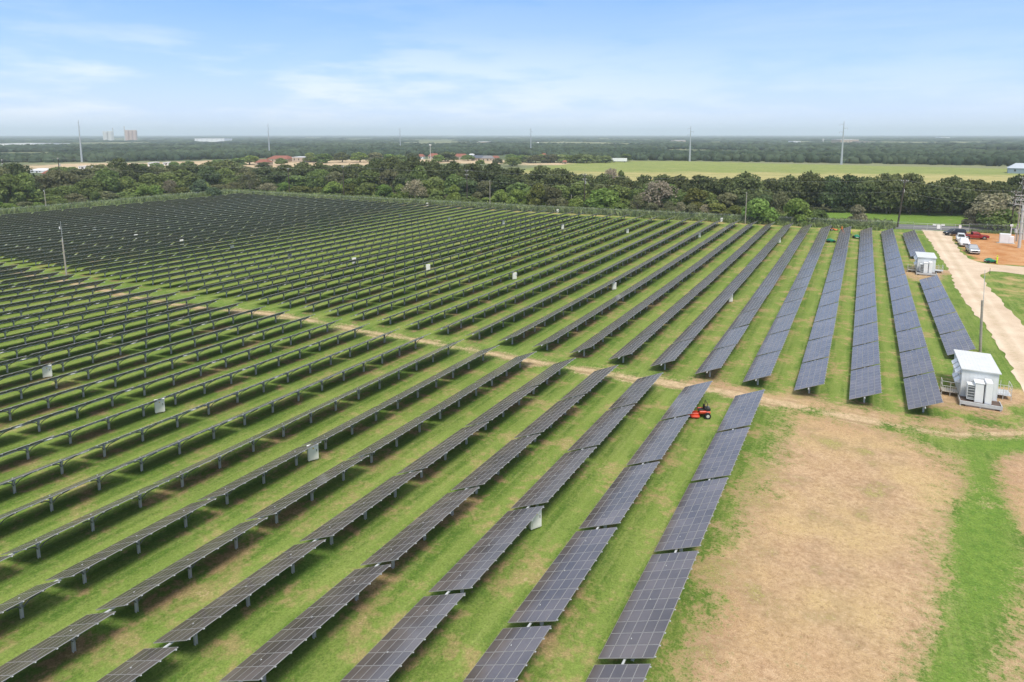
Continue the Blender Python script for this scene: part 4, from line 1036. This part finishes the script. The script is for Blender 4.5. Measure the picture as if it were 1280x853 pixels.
# back line: big dark oaks
x = -40
while x < 1330:
    w = tr.uniform(36, 52) if x > 560 else tr.uniform(30, 44)
    if 36 < x < 66: x += 12; continue
    base = interp(FB, x)-(19 if x > 960 else 15)
    top = interp(TOPS, x)+tr.uniform(-2, 3)
    base = min(base, 269)
    treelist.append(('oak', x, base, top, w, tr.choice(['oak_leaves', 'oak_leaves', 'dark_leaves', 'oak_leaves', 'olive_leaves' if x < 500 else 'oak_leaves']), 'back'))
    x += w*.62
# middle line, left and centre
x = -30
while x < 985:
    w = tr.uniform(26, 38)
    base = interp(FB, x)-9; hi = interp(TOPS, x)
    top = hi+(base-hi)*tr.uniform(.18, .55)
    if 40 < x < 66: top = base-12
    treelist.append((tr.choice(['round', 'oak', 'round']), x, base, top, w, tr.choice(['mid_leaves', 'dark_leaves', 'oak_leaves', 'mid_leaves', 'olive_leaves', 'mid_leaves']), 'middle'))
    x += w*tr.uniform(.62, .8)
# front bushes
x = -30
while x < 978:
    w = tr.uniform(16, 30)
    base = interp(FB, x)-4.5; hi = interp(TOPS, x)
    hgt = tr.uniform(9, 21)*(1 if x > 300 else .8)
    if 30 < x < 80: hgt = 7
    if tr.random() < .16: treelist.append(('sparse', x, base, base-hgt*1.25, w, tr.choice(['olive_leaves', 'straw_twigs', 'mid_leaves']), 'front'))
    else: treelist.append((tr.choice(['bush', 'round', 'bush']), x, base, base-hgt, w, tr.choice(['bright_leaves', 'mid_leaves', 'yellow_leaves', 'bright_leaves', 'olive_leaves', 'bright_leaves']), 'front'))
    x += w*tr.uniform(.7, .95)
x = 985
while x < 1330:
    w = tr.uniform(20, 32); base = 260 if x < 1200 else 267
    treelist.append(('bush', x+9, base+5.2, base+5.2-tr.uniform(4, 9), w*.8, tr.choice(['oak_leaves', 'dark_leaves', 'olive_leaves']), 'understory'))
    treelist.append(('bush', x, base, base-tr.uniform(11, 20), w, tr.choice(['oak_leaves', 'dark_leaves', 'dark_leaves', 'oak_leaves']), 'understory')); x += w*.7
# particular ones the photograph singles out
treelist += [('sparse', 822, 266, 228, 48, 'grey_twigs', 'big bare greyish-brown tree in front of the dark oaks'), ('round', 868, 268, 238, 34, 'yellow_leaves', 'yellow-green rounded tree right of the bare grey tree'),
    ('sparse', 764, 240, 212, 24, 'grey_twigs', 'bare tree top showing against yellow field'), ('round', 755, 264, 237, 42, 'bright_leaves', 'bright green rounded tree right of the dark utility pole'),
    ('sparse', 1238, 285, 244, 60, 'straw_twigs', 'large straggly grey-olive shrub beside the road behind parked cars'), ('bush', 1246, 287, 262, 44, 'mid_leaves', 'green bush at the foot of the straggly grey-olive shrub'),
    ('bush', 1215, 284, 262, 22, 'straw_twigs', 'small olive bush left of the straggly shrub by the road'), ('bush', 996, 280, 250, 40, 'bright_leaves', 'vine-covered bright green bush behind the fence by long rows'),
    ('bush', 950, 279, 250, 40, 'bright_leaves', 'glossy vine-covered bush left of the wooden fence post'), ('bush', 1072, 282, 258, 24, 'straw_twigs', 'dry olive shrub by the fence left of the leaning pole'), ('bush', 1022, 280, 262, 26, 'mid_leaves', 'low green shrub beside the meadow behind the fence'),
    ('sparse', 1108, 267, 234, 22, 'grey_twigs', 'leafless pale tree in front of the dark oaks at the meadow'), ('sparse', 1075, 266, 236, 20, 'straw_twigs', 'thin pale tree at the left end of the meadow oaks'),
    ('sparse', 92, 244, 222, 14, 'pink_twigs', 'pinkish bare tree behind the grey-roofed house'), ('round', 57, 247, 236, 12, 'purple_leaves', 'dark red-leaved tree beside the grey-roofed house'),
    ('round', 42, 256, 242, 20, 'yellow_leaves', 'yellow-green tree in front of the yard at far left'), ('sparse', 14, 256, 236, 30, 'pink_twigs', 'greyish-pink bare shrub at the far left edge'), ('round', 690, 262, 236, 26, 'olive_leaves', 'pale olive tree beside the stump post'),
    ('round', 672, 262, 232, 24, 'yellow_leaves', 'yellow-green tree crown left of the stump post'), ('bush', 268, 246, 235, 18, 'blue_green_leaves', 'pale blue-green bush at the corner of panel field'), ('round', 250, 243, 226, 20, 'blue_green_leaves', 'pale blue-green round tree above the corner of the field')]
cnt = {}
desc = {'understory': 'under the oaks beyond the meadow', 'back': 'rear line of tall trees', 'middle': 'middle line of trees', 'front': 'front line of bushes behind the fence'}
for kind, u, v, vt, w, mat, lb in sorted(treelist, key=lambda r: r[1]):
    if lb in desc:
        if u < -15 or u > 1300: 
            lab = None
        key = (lb, kind, mat); cnt[key] = cnt.get(key, 0)+1
        n = {'oak': 'spreading oak', 'round': 'rounded tree', 'bush': 'bush', 'sparse': 'bare tree'}[kind]
        lab = '%s %s %s from the left, %s' % (ordinal(cnt[key]), COLW[mat], n, desc[lb])
        tree(kind, u, v, vt, w, mat, lab)
    else: tree(kind, u, v, vt, w, mat, lb)
# orchard and garden trees among the far houses
n = 0
for u, v, vt, w, mat in [(x, 203.5+tr.uniform(-.8, .8), 193.5+tr.uniform(0, 2), tr.uniform(16, 22), tr.choice(['olive_leaves', 'mid_leaves', 'weed_leaves', 'bright_leaves', 'weed_leaves'])) for x in range(645, 760, 8)]:
    n += 1; tree('round', u, v, vt, w, mat, '%s orchard tree from the left, by the yellow field' % ordinal(n), 'orchard trees beside the yellow field')
n = 0
for u, v, vt, w in [(640, 208, 197, 20), (622, 206, 198, 14), (560, 202, 190.5, 26), (548, 203, 194, 16), (515, 204, 192, 22), (500, 205, 194, 20), (487, 204, 193, 18), (470, 203, 191, 22), (450, 203, 191, 22), (428, 203, 191, 20), (405, 204, 193, 24), (388, 203, 192, 18), (330, 210, 203, 18), (352, 207, 198, 14), (312, 206, 195, 26), (298, 208, 198, 20), (272, 208, 200, 22), (235, 209, 202, 16), (218, 211, 203, 16), (196, 211, 204, 18), (178, 212, 205, 14), (75, 222, 209, 26), (90, 224, 210, 22), (106, 226, 214, 20), (600, 207, 200, 12), (782, 202, 193, 16), (776, 240, 214, 10), (640, 200, 193, 16), (585, 201, 194, 16)]:
    n += 1; tree('round', u, v, vt, w, tr.choice(['mid_leaves', 'oak_leaves', 'olive_leaves', 'mid_leaves', 'bright_leaves']), '%s rounded tree among the far houses, counting from the centre' % ordinal(n), 'garden trees among the far houses')

# weeds along the fence: countless tufts
def tuft_mesh(name, pts, hh, mat, seed, nb=9):
    rg = np.random.default_rng(seed); n = len(pts)*nb
    c = np.repeat(np.array(pts), nb, 0)+np.concatenate([rg.normal(size=(n, 2))*.35*np.repeat(hh, nb)[:, None], np.zeros((n, 1))], 1)
    h = np.repeat(hh, nb)*rg.uniform(.4, 1.1, n)
    a = rg.uniform(0, 6.28, n); dx = np.stack([np.cos(a), np.sin(a), 0*a], 1)*(h*.30)[:, None]
    lean = rg.normal(size=(n, 3))*(h*.28)[:, None]; lean[:, 2] = 0; up = np.stack([0*h, 0*h, h], 1)
    V = np.stack([c-dx*.5, c+dx*.5, c+dx+lean*.6+up*.7, c-dx*.7+lean+up], 1).reshape(-1, 3)
    return np_mesh(name, V, np.arange(n*4).reshape(-1, 4), (mat,))
rg = np.random.default_rng(5)
pts = []; hh = []
for _ in range(5200):
    x = rg.uniform(-258, 8); y = np.interp(x, [-258, -105, -15, 8], [196.5, 197.5, 201.5, 203])+abs(rg.normal())*4.5
    h = rg.uniform(.7, 2.1); pts.append((x, y, float(tz(x, y)))); hh.append(h)
for _ in range(1600):
    y = rg.uniform(60, 196); x = -251-abs(rg.normal())*6; pts.append((x, y, float(tz(x, y)))); hh.append(rg.uniform(.6, 1.8))
for _ in range(900):
    x = rg.uniform(-60, 4); y = 197.5+.05*(x+60)+rg.normal()*.9; pts.append((x, y, float(tz(x, y)))); hh.append(rg.uniform(.4, 1.3))
for _ in range(700):
    x = rg.uniform(26, 70); y = np.interp(x, [26, 70], [206, 213])+rg.uniform(-1.5, 1.5); pts.append((x, y, float(tz(x, y)))); hh.append(rg.uniform(.3, .8))
tag(link('weeds', tuft_mesh('weeds', pts, np.array(hh), 'weed_leaves', 3)), 'tangled weeds and tall grass along the perimeter fence', 'weeds', kind='stuff')

# ------------------------------------------------------------------ distant woodland: one mass
def ico(sub):
    import bmesh
    bm = bmesh.new(); bmesh.ops.create_icosphere(bm, subdivisions=sub, radius=1.); V = np.array([v.co[:] for v in bm.verts]); F = np.array([[v.index for v in f.verts] for f in bm.faces]); bm.free()
    return V, F
def blobs(name, C, RX, RZ, sub, seed, mat, jit=.22):
    rg = np.random.default_rng(seed); V0, F0_ = ico(sub); n = len(C); k = len(V0)
    V = np.repeat(V0[None], n, 0)*(1+rg.uniform(-jit, jit, (n, k, 1)))
    V = V*np.stack([RX, RX*rg.uniform(.8, 1.2, n), RZ], 1)[:, None, :]+C[:, None, :]
    F = (F0_[None]+(np.arange(n)*k)[:, None, None]).reshape(-1, 3)
    return np_mesh(name, V.reshape(-1, 3), F, (mat,))
rg = np.random.default_rng(9)
OPEN = [YFIELD]+SAND
def wood_points(n, d0, d1):
    d = np.exp(rg.uniform(math.log(d0), math.log(d1), n*3)); a = rg.uniform(-.72, .72, n*3)
    ang = YAW-a; X = -np.sin(ang)*d; Y = np.cos(ang)*d
    keep = np.ones(len(X), bool)
    for p in OPEN: keep &= sd_poly(X, Y, p) > 4
    f = np.sin(X*.0031+1.3)*np.sin(Y*.0043+.4)+.5*np.sin(X*.011+Y*.007)
    keep &= (f > np.where(d > 1500, -.25, -.75)) | (d < 900)
    pu = CX+F0*((X*RT[0]+Y*RT[1]))/(X*FW[0]+Y*FW[1]+H*_sp)
    pv = CY-F0*(X*UP[0]+Y*UP[1]+(-H-1)*UP[2])/(X*FW[0]+Y*FW[1]+H*_sp)
    bound = np.interp(pu, [-100, 0, 130, 300, 480, 640, 715, 860, 1280, 1400], [203, 203, 202.5, 198, 196.5, 193.5, 199, 201, 210, 212])
    keep &= pv < bound
    for (u0, u1, v0, v1) in ((0, 75, 179.3, 182.6), (240, 285, 175.5, 178.8), (128, 172, 173.2, 176.8), (1040, 1085, 176, 180.5), (985, 1010, 177, 179.8), (594, 616, 177, 181), (1100, 1160, 179.6, 181.4)):
        keep &= ~((pu > u0) & (pu < u1) & (pv > v0) & (pv < v1))
    X = X[keep][:n]; Y = Y[keep][:n]; return X, Y, np.hypot(X, Y)
Vs = []
X, Y, D = wood_points(11000, 430, 1700)
rx = rg.uniform(2.6, 5.0, len(X))*np.clip(D/800, .8, 1.6); rz = rg.uniform(2.6, 4.6, len(X))
Z = tz(X, Y)+rg.uniform(1.2, 3.8, len(X))
me = blobs('distant_woods', np.stack([X, Y, Z], 1), rx, rz, 2, 1, 'far_wood_leaves', .26)
tag(link('distant_woods', me), 'dense dark woodland covering the plain beyond the fields', 'woodland', kind='stuff')
X, Y, D = wood_points(13000, 1500, 15000)
rx = D*.0075*rg.uniform(.6, 1.5, len(X)); rz = rg.uniform(2.2, 5.5, len(X))*np.clip(D/6000, 1, 1.5)
me = blobs('horizon_woods', np.stack([X, Y, tz(X, Y)+1.], 1), rx, rz, 1, 2, 'far_wood_leaves', .2)
tag(link('horizon_woods', me), 'hazy woodland stretching to the flat horizon', 'woodland', kind='stuff')

# ------------------------------------------------------------------ far buildings
def house(u, v, wpx, vt, depth, roof, wall, label, name='house', cat='house', rz=None, flat=False, cols=2):
    q = gp(u, v); dist = pj(q)[2]; w = wpx*dist/F0; h = max(2.6, h_for(u, v, vt))
    rz = YAW*.9 if rz is None else rz
    t = thing(name, label, cat, on(q[0], q[1], -.1), rz)
    eave = h*(.93 if flat else .52); mb = MB(); mb.box((-w/2, 0, 0), (w/2, depth, eave), wall); wl = link('wall', mb.mesh('wall'), t)
    mb = MB(); ov = .4
    if flat: mb.box((-w/2-.3, -.3, eave+.01), (w/2+.3, depth+.3, h), roof)
    else:
        A = [(-w/2-ov, -ov, eave+.01), (w/2+ov, -ov, eave+.01), (w/2+ov, depth+ov, eave+.01), (-w/2-ov, depth+ov, eave+.01), (-w/2+w*.18, depth/2, h), (w/2-w*.18, depth/2, h)]
        mb.add(A, [(0, 1, 5, 4), (1, 2, 5), (2, 3, 4, 5), (3, 0, 4), (3, 2, 1, 0)], roof)
    link('roof', mb.mesh('roof'), t)
    for i in range(cols):
        X = -w/2+w*(i+.5)/cols; ww = min(.9, w/cols*.3)
        mb = MB(); mb.box((X-ww/2, -.05, eave*.4), (X+ww/2, -.01, eave*.78), 'dark_glass'); link('window', mb.mesh('window'), t)
    mb = MB(); mb.box((w*.06-.5, -.05, 0.05), (w*.06+.5, -.01, min(2.1, eave*.8)), 'dark_wood'); link('door', mb.mesh('door'), t)
    return t
house(70, 247, 17, 238.2, 9, 'grey_shingle', 'white_paint', 'grey-roofed house just behind the fence at left')
house(45, 216, 20, 211, 14, 'white_roof', 'white_paint', 'white-roofed shed among trees at far left', 'shed', 'shed')
house(57, 221, 9, 213, 8, 'red_tile', 'sand_wall', 'small reddish house beside the white-roofed shed at far left')
house(51, 226, 9, 222, 8, 'white_roof', 'white_paint', 'low white building below reddish house at far left', 'shed', 'shed')
house(62, 196, 8, 192, 14, 'white_roof', 'white_paint', 'small white farm building in the woods at far left', 'shed', 'shed')
house(115, 194, 5, 191.5, 10, 'white_roof', 'white_paint', 'tiny white building in the woods right of the left monopole', 'shed', 'shed')
house(102, 212, 8, 208.5, 10, 'white_roof', 'white_paint', 'white shed at the left end of the sandy field', 'shed', 'shed', flat=True)
house(188, 208, 6, 203, 10, 'white_roof', 'white_paint', 'left white shed at the sandy field behind trees', 'shed', 'shed', flat=True)
house(207, 207, 7, 203, 10, 'white_roof', 'white_paint', 'right white shed at the sandy field behind trees', 'shed', 'shed', flat=True)
house(346, 203, 26, 195, 22, 'red_tile', 'sand_wall', 'long red-roofed building at the base of a monopole', cols=5)
house(326, 207, 14, 199.5, 14, 'red_tile', 'sand_wall', 'smaller red-roofed building left of the long one')
house(379, 203, 28, 196.5, 20, 'white_roof', 'sand_wall', 'long pale flat building right of the red-roofed one', 'shed', 'shed', flat=True, cols=5)
house(525, 199, 8, 193, 12, 'red_tile', 'white_paint', 'leftmost bright red-roofed house in the central group')
house(541, 199, 12, 192, 14, 'red_tile', 'sand_wall', 'red-roofed house behind the floodlight pole', cols=3)
house(575, 199.5, 17, 192.5, 16, 'red_tile', 'sand_wall', 'wide orange-red roofed house right of round bright tree', cols=4)
house(589, 195, 6, 193.5, 12, 'white_roof', 'white_paint', 'small white roof behind the slate-roofed house', 'shed', 'shed')
house(597, 201, 16, 194.5, 16, 'blue_shingle', 'sand_wall', 'slate blue-roofed house in the central group', cols=4)
house(609, 201.5, 14, 194.8, 14, 'grey_shingle', 'sand_wall', 'pale grey roofed house right of the slate-roofed one', cols=3)
house(619, 200, 9, 195, 12, 'red_tile', 'sand_wall', 'red-roofed house at the right end of central group')
house(680, 197, 6, 192, 14, 'red_tile', 'sand_wall', 'red roof glimpsed behind the left orchard trees')
house(706, 205, 5, 200.5, 8, 'red_tile', 'sand_wall', 'small red roof glimpsed in front of the orchard')
house(758, 203, 3, 199.8, 4, 'white_roof', 'white_paint', 'tiny white hut left of the white trailer', 'shed', 'shed', flat=True)
house(1286, 217.5, 42, 204.6, 14, 'barn_roof', 'barn_blue', 'blue-grey metal barn at the right edge of the yellow field', 'metal_barn', 'barn', rz=-.12, cols=3)
house(262, 177.6, 38, 173.2, 60, 'white_roof', 'white_paint', 'long white warehouse on the far plain right of silos', 'warehouse', 'warehouse', flat=True, cols=6)
house(1062, 180, 22, 174.5, 60, 'white_roof', 'sand_wall', 'pale industrial buildings behind the right monopole', 'warehouse', 'warehouse', flat=True, cols=5)
house(1080, 180.5, 12, 177, 40, 'grey_shingle', 'sand_wall', 'lower grey industrial building right of the pale one', 'warehouse', 'warehouse', flat=True)
house(996, 179.4, 9, 176.6, 40, 'white_roof', 'white_paint', 'small white building on the plain left of the right monopole', 'warehouse', 'warehouse', flat=True)
house(978, 179.4, 6, 177.4, 40, 'red_tile', 'sand_wall', 'small reddish building on the far plain, right part', 'warehouse', 'warehouse')
house(604, 180.6, 14, 177.4, 60, 'white_roof', 'sand_wall', 'low pale building on the wooded plain above central houses', 'warehouse', 'warehouse', flat=True)
house(672, 180.6, 4, 178, 20, 'white_roof', 'white_paint', 'tiny white building on the plain right of fourth monopole', 'warehouse', 'warehouse')
house(850, 178.8, 14, 175.6, 60, 'white_roof', 'sand_wall', 'faint pale buildings on the plain left of bright monopole', 'warehouse', 'warehouse', flat=True)
house(20, 182.6, 46, 179.6, 80, 'white_roof', 'white_paint', 'long row of white roofs on the plain at far left', 'warehouse', 'warehouse', flat=True, cols=8)
house(55, 181.8, 22, 179.6, 60, 'white_roof', 'white_paint', 'shorter white-roofed block right of the long white row', 'warehouse', 'warehouse', flat=True)
house(1182, 173.5, 10, 171.6, 60, 'white_roof', 'white_paint', 'white speck of a building on the right horizon', 'warehouse', 'warehouse', flat=True)
q = gp(1028.8, 179); h = h_for(1028.8, 179, 173.5); dist = pj(q)[2]
t = thing('water_tower', 'white water tower on the far plain left of the right monopole', 'water tower', on(q[0], q[1]))
tube_obj('shaft', t, [((0, 0, 0), (0, 0, h*.6), dist*.0007, dist*.0007)], 'white_silo'); tube_obj('tank', t, [((0, 0, h*.55), (0, 0, h), dist*.0013, dist*.0011)], 'white_silo', 14)
def silos(u, v, vt, wpx, mat, label, stack_side, n=2):
    q = gp(u, v); h = h_for(u, v, vt); dist = pj(q)[2]; w = wpx*dist/F0
    t = thing('silo_block', label, 'silos', on(q[0], q[1]), YAW+.35, 'silo blocks on the horizon')
    r = w/n/2*.98
    for i in range(n):
        for j in range(2): tube_obj('silo', t, [((-w/2+r+2*r*i, j*2*r, 0), (-w/2+r+2*r*i, j*2*r, h*(1 if i or stack_side < 0 else .97)), r, r)], mat, 18)
    tube_obj('elevator_leg', t, [((stack_side*w*.52, 0, 0), (stack_side*w*.52, 0, h*1.45), w*.06, w*.05)], 'grey_pole', 8)
    mb = MB(); mb.box((-w/2, -r*.3, h+.5), (w/2, r*.3, h+h*.07), mat); link('gallery', mb.mesh('gallery'), t)
silos(135.5, 175.8, 164.8, 11, 'white_silo', 'white grain silos on the left horizon', 1)
silos(164.3, 176, 163.6, 13, 'pink_silo', 'pinkish grain silos right of the white ones', -1, 3)
# white trailer in the field
q = gp(774, 203.2); t = thing('box_trailer', 'long white trailer parked at the edge of the yellow field', 'trailer', on(q[0], q[1]), YAW*.75)
mb = MB(); mb.box((-7.4, 0, 1.0), (7.4, 2.6, 4.0), 'white_paint', bev=.05); link('body', mb.mesh('body'), t)
for xx in (-5.6, -4.4, 5.2):
    mb = MB(); mb.tube((xx, -.05, .5), (xx, .3, .5), .5, .5, 'black_rubber', 14); link('wheel', mb.mesh('wheel'), t)
mb = MB(); mb.box((-7.2, .2, .7), (7.2, 2.4, .995), 'dark_steel'); link('chassis', mb.mesh('chassis'), t)

# ------------------------------------------------------------------ air
def haze(dens):
    me = bpy.data.meshes.new('haze'); mb = MB(); mb.box((-20500, -600, -4.5), (12500, 19500, 150), 'concrete')
    me.from_pydata(mb.v, [], mb.f); m = bpy.data.materials.new('haze_air'); m.use_nodes = True; nt = m.node_tree; nt.nodes.clear()
    o = nt.nodes.new('ShaderNodeOutputMaterial'); pv = nt.nodes.new('ShaderNodeVolumePrincipled')
    pv.inputs['Color'].default_value = (.80, .91, 1, 1); pv.inputs['Density'].default_value = dens; pv.inputs['Anisotropy'].default_value = 0
    nt.links.new(pv.outputs[0], o.inputs['Volume']); me.materials.append(m)
    ob = link('haze', me); ob['kind'] = 'stuff'; ob['label'] = 'thin pale haze over the plain'
haze(1.6e-4)

# ------------------------------------------------------------------ light, sky, camera
SUN_EL = R(59); sdir = Vector((.66, -.72, 0)).normalized()     # towards the sun on the ground
d = Vector((sdir.x*math.cos(SUN_EL), sdir.y*math.cos(SUN_EL), math.sin(SUN_EL)))
sl = bpy.data.lights.new('sun', 'SUN'); sl.energy = 2.3; sl.angle = R(17); sl.color = (1, .94, .84)
so = link('sun', sl, None, (0, 0, 60)); so.rotation_euler = d.to_track_quat('Z', 'Y').to_euler()
wd = bpy.data.worlds.new('World'); S.world = wd; wd.use_nodes = True; nt = wd.node_tree; nt.nodes.clear(); t = NT(nt)
sky = t.n('ShaderNodeTexSky', sky_type='NISHITA'); sky.sun_disc = False; sky.sun_elevation = SUN_EL
sky.sun_rotation = math.atan2(sdir.x, sdir.y); sky.air_density = 1.3; sky.dust_density = .6; sky.ozone_density = 2.0; sky.altitude = 100
tc = t.n('ShaderNodeTexCoord'); sx = t.n('ShaderNodeSeparateXYZ'); t.l(tc.outputs['Generated'], sx.inputs[0])
z = t.m('ADD', t.m('MAXIMUM', sx.outputs[2], 0.), .10)
cx_ = t.n('ShaderNodeCombineXYZ'); t.l(t.m('DIVIDE', sx.outputs[0], z), cx_.inputs[0]); t.l(t.m('DIVIDE', sx.outputs[1], z), cx_.inputs[1])
mp = t.n('ShaderNodeMapping'); mp.inputs['Rotation'].default_value = (0, 0, -.62); mp.inputs['Scale'].default_value = (.32, .8, 1); mp.inputs['Location'].default_value = (3.1, 1.7, 0); t.l(cx_.outputs[0], mp.inputs[0])
n1 = t.noise(mp.outputs[0], .75, 7, .62); n2 = t.noise(mp.outputs[0], .22, 3, .5)
cl = t.mr(t.m('ADD', t.m('MULTIPLY', n1, .6), t.m('MULTIPLY', n2, .5)), .53, .74, 0, 1, True)
cl = t.m('MULTIPLY', cl, t.mr(sx.outputs[2], .0, .06, .25, .22))
ramp = t.n('ShaderNodeValToRGB'); e = ramp.color_ramp.elements
while len(e) < 6: e.new(.5)
for el, (p_, c_) in zip(e, ((0., (.64, .77, 1.)), (.03, (.57, .73, 1.02)), (.09, (.39, .61, 1.03)), (.19, (.20, .43, 1.04)), (.34, (.54, .62, .76)), (1., (.70, .70, .69)))):
    el.position = p_; el.color = tuple(c_)+(1,)
t.l(t.m('MAXIMUM', sx.outputs[2], 0.), ramp.inputs[0])
SKYK = 4.9
grad = t.mix(1., ramp.outputs[0], (SKYK, SKYK, SKYK, 1), 'MULTIPLY')
skyc = t.mix(.93, sky.outputs[0], grad)
lw = t.n('ShaderNodeMapping'); lw.inputs['Scale'].default_value = (1., 1., 5.5); lw.inputs['Location'].default_value = (.35, .2, .1); t.l(tc.outputs['Generated'], lw.inputs[0])
n3 = t.noise(lw.outputs[0], 4.2, 7, .58); n4 = t.noise(lw.outputs[0], 1.3, 2, .5)
side = t.mr(t.m('SUBTRACT', t.m('MULTIPLY', sx.outputs[0], -1.), t.m('MULTIPLY', sx.outputs[1], .35)), -.30, .45, .35, 1., True)
lowc = t.mr(t.m('ADD', t.m('MULTIPLY', n3, .75), t.m('MULTIPLY', n4, .35)), .50, .66, 0, 1, True)
lowc = t.m('MULTIPLY', t.m('MULTIPLY', lowc, side), t.m('MULTIPLY', t.mr(sx.outputs[2], .005, .03, .3, 1), t.mr(sx.outputs[2], .05, .15, .7, .12)))
skyc = t.mix(t.m('MAXIMUM', cl, lowc), skyc, (4.6, 4.8, 5.1, 1))
bg = t.n('ShaderNodeBackground'); bg.inputs['Strength'].default_value = .15; t.l(skyc, bg.inputs['Color'])
o = t.n('ShaderNodeOutputWorld'); t.l(bg.outputs[0], o.inputs['Surface'])

cam = bpy.data.cameras.new('camera'); co = link('camera', cam, None, (0, 0, H))
Mr = Matrix((tuple(RT), tuple(UP), tuple(-FW))).transposed().to_4x4(); Mr.translation = Vector((0, 0, H)); co.matrix_world = Mr
cam.sensor_fit = 'HORIZONTAL'; cam.sensor_width = 36.; cam.lens = F0/1280*36; cam.shift_x = -(CX-640)/1280; cam.shift_y = (CY-426.5)/1280
cam.clip_start = .5; cam.clip_end = 90000
S.camera = co
S.render.engine = 'CYCLES'
S.view_settings.view_transform = 'Standard'; S.view_settings.look = 'None'; S.view_settings.exposure = .66; S.view_settings.gamma = 1
S.cycles.volume_bounces = 4; S.cycles.max_bounces = 6
S.render.resolution_x = 1024; S.render.resolution_y = 682
